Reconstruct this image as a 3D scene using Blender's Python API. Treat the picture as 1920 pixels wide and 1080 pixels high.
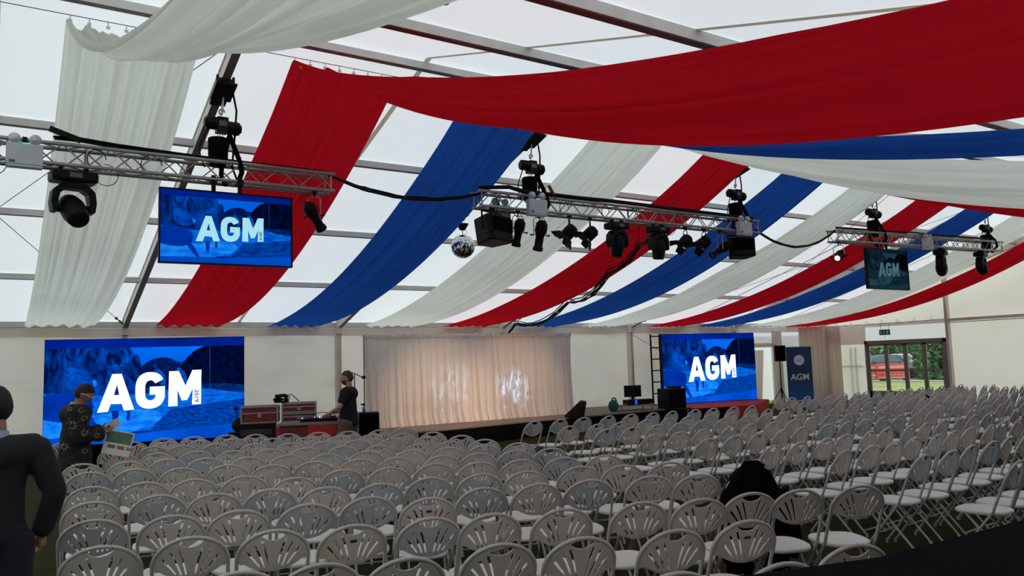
import bpy, math, random
from mathutils import Vector, Matrix, Euler
from mathutils.geometry import delaunay_2d_cdt
C = bpy.context.scene.collection
S = bpy.context.scene
PI = math.pi
R = math.radians
rnd = random.Random(7)
for _o in list(bpy.data.objects):
    bpy.data.objects.remove(_o)

# ------------------------------------------------------------------ camera, world, exposure
CAM_H = 1.80
YAW, PITCH, ROLL = 0.58308, 0.09543, -0.03087
F_ = Vector((math.sin(YAW) * math.cos(PITCH), math.cos(YAW) * math.cos(PITCH), math.sin(PITCH)))
R_ = Vector((math.cos(YAW), -math.sin(YAW), 0)); U_ = R_.cross(F_)
R2 = R_ * math.cos(ROLL) + U_ * math.sin(ROLL); U2 = -R_ * math.sin(ROLL) + U_ * math.cos(ROLL)
cam_data = bpy.data.cameras.new('camera')
cam_data.sensor_width = 36.0
cam_data.lens = 1472.7 / 1920 * 36.0
cam_data.clip_start = 0.05
cam_data.clip_end = 300
cam = bpy.data.objects.new('camera', cam_data)
C.objects.link(cam)
cam.matrix_world = Matrix(((R2.x, U2.x, -F_.x, 0), (R2.y, U2.y, -F_.y, 0), (R2.z, U2.z, -F_.z, CAM_H), (0, 0, 0, 1)))
S.camera = cam

world = bpy.data.worlds.new('overcast_sky'); S.world = world
world.use_nodes = True
wn = world.node_tree.nodes; wl = world.node_tree.links
wn.clear()
w_out = wn.new('ShaderNodeOutputWorld'); w_bg = wn.new('ShaderNodeBackground')
w_tc = wn.new('ShaderNodeTexCoord'); w_no = wn.new('ShaderNodeTexNoise'); w_ramp = wn.new('ShaderNodeValToRGB')
w_no.inputs['Scale'].default_value = 1.6; w_no.inputs['Detail'].default_value = 3
w_ramp.color_ramp.elements[0].position = 0.3; w_ramp.color_ramp.elements[0].color = (0.83, 0.91, 1.0, 1)
w_ramp.color_ramp.elements[1].position = 0.7; w_ramp.color_ramp.elements[1].color = (1.0, 1.0, 0.97, 1)
wl.new(w_tc.outputs['Generated'], w_no.inputs['Vector']); wl.new(w_no.outputs['Fac'], w_ramp.inputs['Fac'])
wl.new(w_ramp.outputs['Color'], w_bg.inputs['Color']); wl.new(w_bg.outputs['Background'], w_out.inputs['Surface'])
w_bg.inputs['Strength'].default_value = 1.75

S.view_settings.view_transform = 'Standard'
S.view_settings.look = 'None'
S.view_settings.gamma = 1.0
S.view_settings.use_curve_mapping = False
S.view_settings.exposure = 0.07
cy = S.cycles
cy.use_denoising = True
cy.max_bounces = 7; cy.diffuse_bounces = 5; cy.glossy_bounces = 3; cy.transmission_bounces = 5; cy.transparent_max_bounces = 8
cy.caustics_reflective = False; cy.caustics_refractive = False
cy.sample_clamp_indirect = 4.0

# ------------------------------------------------------------------ tent dimensions
BACK, EAVE, TAN, RIDGE_D = 19.5, 2.87, 0.3006, 10.15
FRONT = BACK - 2 * RIDGE_D
BAY0, GABLE, GABLE_L = 2.41, 27.4, -12.6
RAFTER_X = [BAY0 + 5 * n for n in range(-3, 6)]
def roof_z(y):                       # underside of the purlins
    d = BACK - y
    return EAVE + TAN * min(d, 2 * RIDGE_D - d)
def up(y, h=0.0):                    # a point h above that plane
    return roof_z(y) + h

# ------------------------------------------------------------------ materials
MATS = {}
def node_mat(name):
    m = bpy.data.materials.new(name); m.use_nodes = True
    m.node_tree.nodes.clear()
    return m, m.node_tree.nodes, m.node_tree.links
def pm(name, col, rough=0.5, metal=0.0, var=0.10, scale=8.0, bump=0.0, bscale=60.0, spec=0.5):
    """principled material with procedural tone and roughness variation"""
    if name in MATS: return MATS[name]
    m, n, l = node_mat(name)
    out = n.new('ShaderNodeOutputMaterial'); b = n.new('ShaderNodeBsdfPrincipled')
    tc = n.new('ShaderNodeTexCoord'); no = n.new('ShaderNodeTexNoise'); mx = n.new('ShaderNodeMix')
    mx.data_type = 'RGBA'
    no.inputs['Scale'].default_value = scale; no.inputs['Detail'].default_value = 4
    l.new(tc.outputs['Object'], no.inputs['Vector']); l.new(no.outputs['Fac'], mx.inputs['Factor'])
    a = [max(0, c * (1 - var)) for c in col[:3]] + [1]; c2 = [min(1, c * (1 + var)) for c in col[:3]] + [1]
    mx.inputs[6].default_value = a; mx.inputs[7].default_value = c2
    l.new(mx.outputs[2], b.inputs['Base Color'])
    b.inputs['Roughness'].default_value = rough; b.inputs['Metallic'].default_value = metal
    b.inputs['Specular IOR Level'].default_value = spec
    if bump:
        n2 = n.new('ShaderNodeTexNoise'); n2.inputs['Scale'].default_value = bscale
        bp = n.new('ShaderNodeBump'); bp.inputs['Strength'].default_value = bump; bp.inputs['Distance'].default_value = 0.01
        l.new(tc.outputs['Object'], n2.inputs['Vector']); l.new(n2.outputs['Fac'], bp.inputs['Height']); l.new(bp.outputs['Normal'], b.inputs['Normal'])
    l.new(b.outputs['BSDF'], out.inputs['Surface'])
    MATS[name] = m
    return m
def fabric(name, dcol, tcol, mix, scale=3.0, var=0.05, bump=0.0, bscale=(1, 1, 1), bdist=0.02, stretch=(1, 1, 1)):
    """thin cloth: diffuse plus light let through"""
    if name in MATS: return MATS[name]
    m, n, l = node_mat(name)
    out = n.new('ShaderNodeOutputMaterial'); d = n.new('ShaderNodeBsdfDiffuse'); t = n.new('ShaderNodeBsdfTranslucent')
    ms = n.new('ShaderNodeMixShader'); ms.inputs[0].default_value = mix
    tc = n.new('ShaderNodeTexCoord'); mp = n.new('ShaderNodeMapping'); mp.inputs['Scale'].default_value = stretch
    no = n.new('ShaderNodeTexNoise'); no.inputs['Scale'].default_value = scale; no.inputs['Detail'].default_value = 3
    l.new(tc.outputs['Object'], mp.inputs['Vector']); l.new(mp.outputs['Vector'], no.inputs['Vector'])
    for col, sh in ((dcol, d), (tcol, t)):
        mx = n.new('ShaderNodeMix'); mx.data_type = 'RGBA'
        mx.inputs[6].default_value = [c * (1 - var) for c in col] + [1]
        mx.inputs[7].default_value = [min(1, c * (1 + var)) for c in col] + [1]
        l.new(no.outputs['Fac'], mx.inputs['Factor']); l.new(mx.outputs[2], sh.inputs['Color'])
    if bump:
        n2 = n.new('ShaderNodeTexNoise'); n2.inputs['Scale'].default_value = 1.0; n2.inputs['Detail'].default_value = 1; n2.inputs['Distortion'].default_value = 0.25
        m2 = n.new('ShaderNodeMapping'); m2.inputs['Scale'].default_value = bscale
        bp = n.new('ShaderNodeBump'); bp.inputs['Strength'].default_value = bump; bp.inputs['Distance'].default_value = bdist
        l.new(tc.outputs['Object'], m2.inputs['Vector']); l.new(m2.outputs['Vector'], n2.inputs['Vector']); l.new(n2.outputs['Fac'], bp.inputs['Height'])
        l.new(bp.outputs['Normal'], d.inputs['Normal']); l.new(bp.outputs['Normal'], t.inputs['Normal'])
    l.new(d.outputs[0], ms.inputs[1]); l.new(t.outputs[0], ms.inputs[2]); l.new(ms.outputs[0], out.inputs['Surface'])
    MATS[name] = m
    return m
def emit(name, c1, c2=None, strength=1.0, scale=6.0, stretch=(1, 1, 1), detail=5.0, lo=0.35, hi=0.65):
    if name in MATS: return MATS[name]
    m, n, l = node_mat(name)
    out = n.new('ShaderNodeOutputMaterial'); e = n.new('ShaderNodeEmission'); e.inputs['Strength'].default_value = strength
    if c2 is None:
        e.inputs['Color'].default_value = (*c1, 1)
    else:
        tc = n.new('ShaderNodeTexCoord'); mp = n.new('ShaderNodeMapping'); mp.inputs['Scale'].default_value = stretch
        no = n.new('ShaderNodeTexNoise'); no.inputs['Scale'].default_value = scale; no.inputs['Detail'].default_value = detail
        rp = n.new('ShaderNodeValToRGB'); rp.color_ramp.elements[0].position = lo; rp.color_ramp.elements[1].position = hi
        rp.color_ramp.elements[0].color = (*c1, 1); rp.color_ramp.elements[1].color = (*c2, 1)
        l.new(tc.outputs['Object'], mp.inputs['Vector']); l.new(mp.outputs['Vector'], no.inputs['Vector']); l.new(no.outputs['Fac'], rp.inputs['Fac'])
        l.new(rp.outputs['Color'], e.inputs['Color'])
    l.new(e.outputs[0], out.inputs['Surface'])
    MATS[name] = m
    return m

M_ROOF = fabric('roof_membrane', (0.80, 0.82, 0.80), (0.82, 0.86, 0.86), 0.47, scale=0.8, var=0.03)
M_ROOFS = fabric('roof_strap_tan', (0.62, 0.55, 0.47), (0.55, 0.48, 0.40), 0.5)
M_WALL = fabric('wall_fabric', (0.80, 0.765, 0.75), (0.84, 0.79, 0.77), 0.26, scale=0.5, var=0.10, bump=0.9, bscale=(0.9, 0.9, 1.6), bdist=0.25)
M_GABLE = fabric('gable_fabric', (0.86, 0.845, 0.80), (0.90, 0.88, 0.82), 0.45, scale=0.4, var=0.04, bump=0.35, bscale=(0.8, 0.8, 0.8), bdist=0.2)
M_LINER = fabric('liner_band', (0.74, 0.67, 0.64), (0.80, 0.72, 0.69), 0.42, scale=2.0, var=0.08, bump=0.6, bscale=(4, 4, 1), bdist=0.05)  # pink bounce from the red drapes is put into this colour
M_BRIGHT = fabric('thin_white_panel', (0.80, 0.80, 0.80), (0.86, 0.88, 0.92), 0.52, scale=1.2, var=0.04, bump=0.4, bscale=(2, 2, 2), bdist=0.05)
M_DARKWALL = pm('front_wall_dimming', (0.18, 0.18, 0.18), 0.9)  # unseen wall; dark lining added to hold light off the near chairs
M_ALU = pm('tent_aluminium', (0.60, 0.59, 0.56), 0.5, 0.1, var=0.18, scale=5, bump=0.15, bscale=20)
M_FLANGE = pm('flange_brown', (0.17, 0.14, 0.13), 0.6, 0.0, var=0.2, scale=6)
M_ALUD = pm('rafter_aluminium', (0.66, 0.62, 0.56), 0.5, 0.1, var=0.2, scale=4, bump=0.15, bscale=20)
M_TRUSS = pm('truss_aluminium', (0.34, 0.33, 0.32), 0.38, 0.45, var=0.2, scale=20)
M_BLACK = pm('black_equipment', (0.0035, 0.0035, 0.004), 0.5, var=0.3, scale=12, spec=0.18)
M_RUBBER = pm('black_rubber', (0.005, 0.005, 0.006), 0.7, spec=0.2)
M_BLACKCLOTH = pm('black_cloth', (0.004, 0.004, 0.005), 0.95, spec=0.05, bump=0.4, bscale=40)
M_STEEL = pm('galvanised_steel', (0.35, 0.35, 0.36), 0.35, 0.8)
M_WIRE = pm('wire_grey', (0.16, 0.16, 0.16), 0.5, 0.4)
M_WDRAPE = fabric('drape_white', (0.80, 0.80, 0.74), (0.92, 0.93, 0.86), 0.62, scale=2.0, var=0.04)
M_RDRAPE = fabric('drape_red', (0.62, 0.013, 0.022), (0.60, 0.009, 0.022), 0.45, scale=2.0, var=0.10)
M_BDRAPE = fabric('drape_blue', (0.020, 0.095, 0.38), (0.020, 0.095, 0.44), 0.46, scale=2.0, var=0.10)
M_CURTAIN = fabric('stage_curtain_ivory', (0.84, 0.77, 0.73), (0.86, 0.78, 0.74), 0.34, scale=6.0, var=0.05)
M_CH_W = pm('chair_plastic_warm', (0.66, 0.59, 0.53), 0.42, var=0.06, scale=6)
M_CH_C = pm('chair_plastic_cool', (0.49, 0.515, 0.53), 0.42, var=0.06, scale=6)
M_SEAT = pm('chair_seat_pale', (0.84, 0.80, 0.75), 0.45, var=0.06, scale=6)
M_CH_T = pm('chair_tube_grey', (0.54, 0.51, 0.485), 0.4, 0.1, var=0.10, scale=10)
M_STICK = pm('blue_sticker', (0.03, 0.05, 0.22), 0.5)
M_DECK = pm('stage_deck_brown', (0.20, 0.145, 0.115), 0.7, var=0.2, scale=3)
M_RED = pm('red_paint', (0.50, 0.012, 0.012), 0.45)
M_REDCLOTH = pm('red_carpet', (0.42, 0.015, 0.012), 0.9)
M_DARKRED = pm('dark_red_panel', (0.16, 0.010, 0.012), 0.5)
M_GREYTOP = pm('grey_top', (0.20, 0.20, 0.20), 0.5)
M_WHITEBOX = pm('emergency_light_casing', (0.55, 0.58, 0.62), 0.5)
M_LENS = pm('lamp_lens', (0.55, 0.58, 0.60), 0.1, 0.3)
M_SKIN = pm('skin', (0.45, 0.24, 0.17), 0.55, var=0.05)
M_SKIND = pm('skin_brown', (0.30, 0.15, 0.10), 0.55, var=0.05)
M_HAIRB = pm('hair_dark', (0.015, 0.010, 0.008), 0.7, bump=0.6, bscale=120)
M_HAIRR = pm('hair_brown', (0.07, 0.035, 0.02), 0.7, bump=0.6, bscale=120)
M_PAPER = pm('paper_white', (0.75, 0.74, 0.72), 0.7)
M_GLASSM = None


# ------------------------------------------------------------------ mesh builder
class MB:
    def __init__(s): s.v = []; s.f = []; s.mi = []; s.sm = []; s.mats = []; s.cur = 0
    def use(s, m):
        if m not in s.mats: s.mats.append(m)
        s.cur = s.mats.index(m); return s
    def add(s, vs, fs, smooth=False):
        o = len(s.v); s.v += [tuple(p) for p in vs]
        for f in fs:
            s.f.append([i + o for i in f]); s.mi.append(s.cur); s.sm.append(smooth)
        return s
    def box(s, c, d, M=None):
        x, y, z = d[0] / 2, d[1] / 2, d[2] / 2
        vs = [Vector((a * x, b * y, e * z)) for a in (-1, 1) for b in (-1, 1) for e in (-1, 1)]
        if M is not None: vs = [M @ p for p in vs]
        c = Vector(c); vs = [p + c for p in vs]
        return s.add(vs, [(0, 1, 3, 2), (4, 6, 7, 5), (0, 4, 5, 1), (2, 3, 7, 6), (0, 2, 6, 4), (1, 5, 7, 3)])
    def beam(s, a, b, w, h, upv=(0, 0, 1)):
        """box section from a to b, w wide sideways and h along up, centred"""
        a, b = Vector(a), Vector(b); d = (b - a).normalized(); sd = d.cross(Vector(upv)).normalized(); u = sd.cross(d)
        vs = [p + sd * (i * w / 2) + u * (j * h / 2) for p in (a, b) for i in (-1, 1) for j in (-1, 1)]
        return s.add(vs, [(0, 1, 3, 2), (4, 6, 7, 5), (0, 4, 5, 1), (2, 3, 7, 6), (0, 2, 6, 4), (1, 5, 7, 3)])
    def tube(s, pts, r, n=8, closed=False):
        pts = [Vector(p) for p in pts]; k = len(pts); rr = r if isinstance(r, (list, tuple)) else [r] * k
        tang = []
        for i in range(k):
            a = pts[(i - 1) % k] if (closed or i > 0) else pts[i]; b = pts[(i + 1) % k] if (closed or i < k - 1) else pts[i]
            tang.append((b - a).normalized())
        ref = Vector((0, 0, 1)) if abs(tang[0].z) < 0.9 else Vector((1, 0, 0))
        nrm = tang[0].cross(ref).normalized(); vs = []
        for i in range(k):
            nrm = (nrm - tang[i] * nrm.dot(tang[i]))
            nrm = nrm.normalized() if nrm.length > 1e-6 else tang[i].orthogonal().normalized()
            bn = tang[i].cross(nrm)
            vs += [pts[i] + (nrm * math.cos(2 * PI * j / n) + bn * math.sin(2 * PI * j / n)) * rr[i] for j in range(n)]
        fs = []
        for i in range(k if closed else k - 1):
            a, b = i * n, ((i + 1) % k) * n
            fs += [(a + j, a + (j + 1) % n, b + (j + 1) % n, b + j) for j in range(n)]
        s.add(vs, fs, True)
        if not closed:
            s.add(vs[:n], [tuple(range(n))[::-1]]); s.add(vs[-n:], [tuple(range(n))])
        return s
    def cyl(s, a, b, r, n=12, r2=None): return s.tube([a, b], [r, r if r2 is None else r2], n)
    def lathe(s, prof, c=(0, 0, 0), M=None, n=24, smooth=True):
        c = Vector(c); vs = []
        for r, z in prof:
            for j in range(n):
                p = Vector((r * math.cos(2 * PI * j / n), r * math.sin(2 * PI * j / n), z))
                vs.append((M @ p if M is not None else p) + c)
        fs = [(i * n + j, i * n + (j + 1) % n, (i + 1) * n + (j + 1) % n, (i + 1) * n + j) for i in range(len(prof) - 1) for j in range(n)]
        return s.add(vs, fs, smooth)
    def ball(s, c, r, n=16, sc=(1, 1, 1), M=None):
        prof = [(math.sin(PI * i / (n // 2)) * 1.0, math.cos(PI * i / (n // 2))) for i in range(n // 2 + 1)]
        vs = []; c = Vector(c)
        for q, z in prof:
            for j in range(n):
                p = Vector((r * sc[0] * max(q, 1e-4) * math.cos(2 * PI * j / n), r * sc[1] * max(q, 1e-4) * math.sin(2 * PI * j / n), r * sc[2] * z))
                vs.append((M @ p if M is not None else p) + c)
        fs = [(i * n + j, (i + 1) * n + j, (i + 1) * n + (j + 1) % n, i * n + (j + 1) % n) for i in range(n // 2) for j in range(n)]
        return s.add(vs, fs, True)
    def prism(s, poly, depth, M=None, z0=0.0):
        """polygon in local xy, extruded along +z"""
        k = len(poly); vs = [Vector((p[0], p[1], z0)) for p in poly] + [Vector((p[0], p[1], z0 + depth)) for p in poly]
        if M is not None: vs = [M @ p for p in vs]
        fs = [tuple(range(k))[::-1], tuple(range(k, 2 * k))] + [(i, (i + 1) % k, k + (i + 1) % k, k + i) for i in range(k)]
        return s.add(vs, fs)
    def face(s, pts): return s.add(pts, [tuple(range(len(pts)))])
    def grid(s, fn, nu, nv, smooth=True):
        vs = [fn(i / nu, j / nv) for i in range(nu + 1) for j in range(nv + 1)]
        fs = [(i * (nv + 1) + j, (i + 1) * (nv + 1) + j, (i + 1) * (nv + 1) + j + 1, i * (nv + 1) + j + 1) for i in range(nu) for j in range(nv)]
        return s.add(vs, fs, smooth)
    def mesh(s, name, m=None):
        me = bpy.data.meshes.new(name); me.from_pydata(s.v, [], s.f)
        for x in (s.mats or [m]): me.materials.append(x)
        me.polygons.foreach_set('material_index', s.mi); me.polygons.foreach_set('use_smooth', s.sm)
        me.update(); return me
    def build(s, name, m=None, parent=None, bevel=0.0, **tags):
        o = bpy.data.objects.new(name, s.mesh(name, m)); C.objects.link(o)
        if parent is not None: o.parent = parent
        if bevel:
            b = o.modifiers.new('bevel', 'BEVEL'); b.width = bevel; b.segments = 2; b.limit_method = 'ANGLE'
        for k, v in tags.items(): o[k] = v
        return o
def thing(name, label, cat, loc=(0, 0, 0), rz=0.0, group=None, kind=None):
    o = bpy.data.objects.new(name, None); C.objects.link(o); o.location = loc; o.rotation_euler = (0, 0, rz)
    o.empty_display_size = 0.1
    o['label'] = label; o['category'] = cat
    if group: o['group'] = group
    if kind: o['kind'] = kind
    return o
def dup(root, loc, rz, label, group=None):
    r = root.copy(); C.objects.link(r); r.location = loc; r.rotation_euler = (0, 0, rz); r['label'] = label
    if group: r['group'] = group
    for ch in list(root.children):
        c = ch.copy(); C.objects.link(c); c.parent = r
        for g in list(ch.children):
            d = g.copy(); C.objects.link(d); d.parent = c
    return r
def RX(a): return Matrix.Rotation(R(a), 3, 'X')
def RY(a): return Matrix.Rotation(R(a), 3, 'Y')
def RZ(a): return Matrix.Rotation(R(a), 3, 'Z')
def axis_mat(d):
    """3x3 matrix whose z axis is d"""
    return Vector(d).normalized().to_track_quat('Z', 'Y').to_matrix()
def sag_line(a, b, sag, n=16):
    a, b = Vector(a), Vector(b)
    return [a.lerp(b, i / n) - Vector((0, 0, 4 * sag * (i / n) * (1 - i / n))) for i in range(n + 1)]

# ------------------------------------------------------------------ floor and outside ground
def grass_mat(name, c1, c2, c3, scale):
    m, n, l = node_mat(name)
    out = n.new('ShaderNodeOutputMaterial'); b = n.new('ShaderNodeBsdfPrincipled'); b.inputs['Roughness'].default_value = 0.95
    b.inputs['Specular IOR Level'].default_value = 0.1
    tc = n.new('ShaderNodeTexCoord'); n1 = n.new('ShaderNodeTexNoise'); n2 = n.new('ShaderNodeTexNoise')
    n1.inputs['Scale'].default_value = scale; n1.inputs['Detail'].default_value = 6; n2.inputs['Scale'].default_value = 90; n2.inputs['Detail'].default_value = 4
    rp = n.new('ShaderNodeValToRGB'); rp.color_ramp.elements[0].color = (*c1, 1); rp.color_ramp.elements[1].color = (*c3, 1)
    e = rp.color_ramp.elements.new(0.5); e.color = (*c2, 1)
    rp.color_ramp.elements[0].position = 0.3; rp.color_ramp.elements[2].position = 0.72
    bp = n.new('ShaderNodeBump'); bp.inputs['Strength'].default_value = 0.9; bp.inputs['Distance'].default_value = 0.02
    l.new(tc.outputs['Object'], n1.inputs['Vector']); l.new(tc.outputs['Object'], n2.inputs['Vector'])
    l.new(n1.outputs['Fac'], rp.inputs['Fac']); l.new(rp.outputs['Color'], b.inputs['Base Color'])
    l.new(n2.outputs['Fac'], bp.inputs['Height']); l.new(bp.outputs['Normal'], b.inputs['Normal']); l.new(b.outputs[0], out.inputs['Surface'])
    return m
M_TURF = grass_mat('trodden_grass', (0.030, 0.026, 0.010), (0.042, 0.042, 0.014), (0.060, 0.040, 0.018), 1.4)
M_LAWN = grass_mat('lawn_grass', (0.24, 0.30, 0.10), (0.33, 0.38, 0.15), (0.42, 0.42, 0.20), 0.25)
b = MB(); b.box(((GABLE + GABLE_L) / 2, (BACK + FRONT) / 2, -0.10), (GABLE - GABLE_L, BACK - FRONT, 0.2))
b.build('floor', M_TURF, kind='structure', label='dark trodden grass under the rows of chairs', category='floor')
b = MB()
E0, E1, W0, W1 = -60, 95, -60, 80
for x0, x1, y0, y1 in ((E0, GABLE_L, W0, W1), (GABLE, E1, W0, W1), (GABLE_L, GABLE, W0, FRONT), (GABLE_L, GABLE, BACK, W1)):
    b.face([(x0, y0, -0.02), (x1, y0, -0.02), (x1, y1, -0.02), (x0, y1, -0.02)])
b.build('outside_lawn', M_LAWN, kind='structure', label='sunlit yellow green lawn outside the glazed doors', category='lawn')

# ------------------------------------------------------------------ roof
def roof_sheet(name, y0, y1, label):
    b = MB()
    def fn(u, v):
        x = GABLE_L + (GABLE - GABLE_L) * u; y = y0 + (y1 - y0) * v
        bay = ((x - BAY0) % 5.0) / 5.0
        return (x, y, roof_z(y) + 0.17 - 0.05 * math.sin(PI * bay) ** 2)
    b.grid(fn, 64, 6); b.build(name, M_ROOF, kind='structure', label=label, category='roof')
roof_sheet('ceiling_back_slope', BACK - RIDGE_D, BACK + 0.12, 'white translucent roof fabric above the stage side')
roof_sheet('ceiling_front_slope', FRONT - 0.12, BACK - RIDGE_D, 'white translucent roof fabric on the near side of the ridge')

ap = MB
n_tr = [0]
def structure(mb, name, m, label, cat, **k): return mb.build(name, m, kind='structure', label=label, category=cat, **k)
ords = ['first', 'second', 'third', 'fourth', 'fifth', 'sixth', 'seventh', 'eighth', 'ninth', 'tenth', 'eleventh', 'twelfth', 'thirteenth', 'fourteenth', 'fifteenth', 'sixteenth', 'seventeenth', 'eighteenth', 'nineteenth', 'twentieth', 'twenty first', 'twenty second', 'twenty third', 'twenty fourth']
# rafters, one per frame
for i, x in enumerate(RAFTER_X):
    b = MB().use(M_ALUD)
    yr = BACK - RIDGE_D; off = 0.045
    for (y0, z0), (y1, z1) in (((BACK, roof_z(BACK)), (yr, roof_z(yr))), ((yr, roof_z(yr)), (FRONT, roof_z(FRONT)))):
        b.beam((x, y0, z0 + off), (x, y1, z1 + off), 0.10, 0.22)
        b.use(M_FLANGE).beam((x + 0.003, y0, z0 - 0.062), (x + 0.003, y1, z1 - 0.062), 0.105, 0.02); b.use(M_ALUD)
        b.beam((x, y0, z0 + 0.10), (x, y1, z1 + 0.10), 0.125, 0.018)
    b.box((x, yr, roof_z(yr) - 0.02), (0.135, 0.5, 0.20))
    where = 'nearest the left screen' if i == 3 else 'to the left of the mirror ball' if i == 4 else ords[i] + ' from the left end of the tent'
    structure(b, 'rafter', M_ALUD, 'grey aluminium roof rafter ' + where, 'rafter')
# posts along the back wall and the front wall
for side, y in (('back', BACK), ('front', FRONT)):
    for i, x in enumerate(RAFTER_X + [GABLE - 0.08]):
        b = MB(); b.box((x, y - 0.02, 1.45), (0.11, 0.20, 2.90)); b.box((x - 0.03, y - 0.125, 1.45), (0.02, 0.012, 2.9)); b.box((x + 0.03, y - 0.125, 1.45), (0.02, 0.012, 2.9))
        b.box((x, y - 0.10 * (1 if side == 'back' else -1), 2.80), (0.14, 0.18, 0.22)); b.box((x, y, 0.01), (0.3, 0.3, 0.02))
        structure(b, 'tent_post', M_ALUD, 'grey aluminium %s wall post, %s from the left' % (side, ords[i]), 'post')
# purlins and eave beams
for k in range(0, 9):
    if k == 8: y = FRONT
    else: y = BACK - 2.5 * k
    if k == 4: y = BACK - 10.05
    z = roof_z(y); h = 0.10 if k else 0.12
    b = MB().use(M_ALU); b.beam((GABLE_L, y, z + h / 2), (GABLE, y, z + h / 2), 0.07 if k not in (4, 5, 6) else 0.09, h)
    b.use(M_FLANGE).beam((GABLE_L, y + 0.012, z + 0.002), (GABLE, y + 0.012, z + 0.002), 0.085, 0.016)
    nm = 'eave_beam' if k in (0, 8) else 'ridge_purlin' if k == 4 else 'purlin'
    structure(b, nm, M_ALU, 'long grey aluminium %s running the length of the tent, %s up from the back eave' % (nm.replace('_', ' '), ords[k]) if k else 'grey aluminium eave beam along the top of the back wall', 'beam')
# mid-bay straps under the membrane
for i in range(0, 8):
    x = BAY0 - 15 + 2.5 + 5 * i - 0.0
    b = MB()
    for ys in ((BACK, BACK - RIDGE_D), (BACK - RIDGE_D, FRONT)):
        b.grid(lambda u, v: (x - 0.04 + 0.08 * v, ys[0] + (ys[1] - ys[0]) * u, roof_z(ys[0] + (ys[1] - ys[0]) * u) + 0.112), 8, 1)
    structure(b, 'roof_strap', M_ROOFS, 'tan webbing strap down the middle of the %s roof bay from the left' % ords[i], 'strap')
# crossed bracing wires
for i, x in ((2, BAY0 - 5), (6, BAY0 + 15)):
    for s in (0, 1):
        a = (x + (5 if s else 0), BACK - 0.1, EAVE + 0.03); c = (x + (0 if s else 5), BACK - 10.0, roof_z(BACK - 10.0))
        b = MB(); a, c = Vector(a), Vector(c); d = (c - a)
        b.tube([a, c], 0.006, 6); b.tube([a, a + d * 0.03], 0.022, 8); b.tube([a + d * 0.03, a + d * 0.05], 0.012, 8); b.ball(a + d * 0.045, 0.035, 10)
        structure(b, 'bracing_wire', M_WIRE, 'thin diagonal bracing wire with turnbuckle at the foot of the %s rafter from the left, leaning %s' % (ords[i + s], 'left' if s else 'right'), 'wire')
a, c = Vector((17.45, BACK - 0.1, 2.62)), Vector((22.3, BACK - 0.1, 0.4))
b = MB(); b.tube([a, c], 0.008, 6); structure(b, 'wall_bracing_wire', M_WIRE, 'thin diagonal wire on the back wall beside the right screen', 'wire')

# ------------------------------------------------------------------ walls
def wrinkle(x, z, amp=1.0):
    return amp * (0.035 * math.sin(x * 1.9 + 1.3 * math.sin(z * 1.7)) + 0.022 * math.sin(x * 4.3 + z * 2.6) + 0.012 * math.sin(7.7 * z + x))
def wall_sheet(name, x0, x1, z0, z1, y, m, label, amp=1.0, nu=None):
    b = MB()
    def fn(u, v):
        x = x0 + (x1 - x0) * u; z = z0 + (z1 - z0) * v
        e = min(1, 3 * min(u, 1 - u) * (x1 - x0) / 1.2, 3 * min(v + 0.1, 1 - v))
        return (x, y + wrinkle(x, z, amp) * max(0, e) + 0.06, z)
    b.grid(fn, nu or int((x1 - x0) * 9), 24); return b.build(name, m, kind='structure', label=label, category='wall')
P0, P1, PT = 22.75, 24.55, 2.08            # doorway to the porch in the back wall
wall_sheet('wall_back', GABLE_L, P0, 0, EAVE + 0.02, BACK, M_WALL, 'creased grey white fabric back wall behind the stage', 1.3)
wall_sheet('wall_back_over_porch', P0, P1, 2.22, EAVE + 0.02, BACK, M_BRIGHT, 'bright white fabric above the porch opening right of the right screen', 0.3)
wall_sheet('wall_back_end', P1, GABLE, 0, EAVE + 0.02, BACK, M_BRIGHT, 'bright white fabric wall behind the blue banner', 0.5)
# band of liner just under the eave
b = MB()
b.grid(lambda u, v: (GABLE_L + (GABLE - GABLE_L) * u, BACK - 0.03 + 0.01 * math.sin(u * 300), EAVE - 0.02 - 0.20 * v - 0.01 * math.sin(u * 90)), 320, 3)
structure(b, 'wall_valance', M_LINER, 'grey fabric band coloured with pink drape bounce, hanging just below the back eave beam', 'valance')
b = MB(); b.box(((GABLE + GABLE_L) / 2, FRONT - 0.05, 1.45), (GABLE - GABLE_L, 0.06, 2.9)); structure(b, 'wall_front', M_DARKWALL, 'near side wall behind the camera, its dark lining added to dim the near chairs', 'wall')
def gable_pts(x, y0, y1, ztop=None): return [(x, y0, 0), (x, y1, 0), (x, y1, roof_z(y1) + 0.1), (x, (y0 + y1) / 2, roof_z((y0 + y1) / 2) + 0.1), (x, y0, roof_z(y0) + 0.1)]
def gable_sheet(name, x, y0, y1, zlo, zhi, m, label, amp=1.0):
    b = MB()
    def fn(u, v):
        y = y0 + (y1 - y0) * u; zt = (roof_z(y) + 0.15) if zhi is None else zhi
        z = zlo + (zt - zlo) * v
        return (x + 0.5 * wrinkle(y, z, amp), y, z)
    b.grid(fn, max(4, int((y1 - y0) * 8)), 24); return b.build(name, m, kind='structure', label=label, category='wall')
D0, D1, DT = 14.45, 17.50, 2.22            # glazed doors, between these y
gx = GABLE + 0.03
gable_sheet('wall_right_upper', gx, FRONT, BACK, EAVE - 0.03, None, M_GABLE, 'cream fabric upper gable above the glazed doors', 0.3)
gable_sheet('wall_right_panel', gx, 9.4, D0, 0, EAVE, M_GABLE, 'cream fabric gable wall to the right of the glazed doors', 0.6)
gable_sheet('wall_right_near', gx, FRONT, 9.4, 0, EAVE, M_GABLE, 'cream fabric gable wall nearest the camera side', 0.6)
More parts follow.
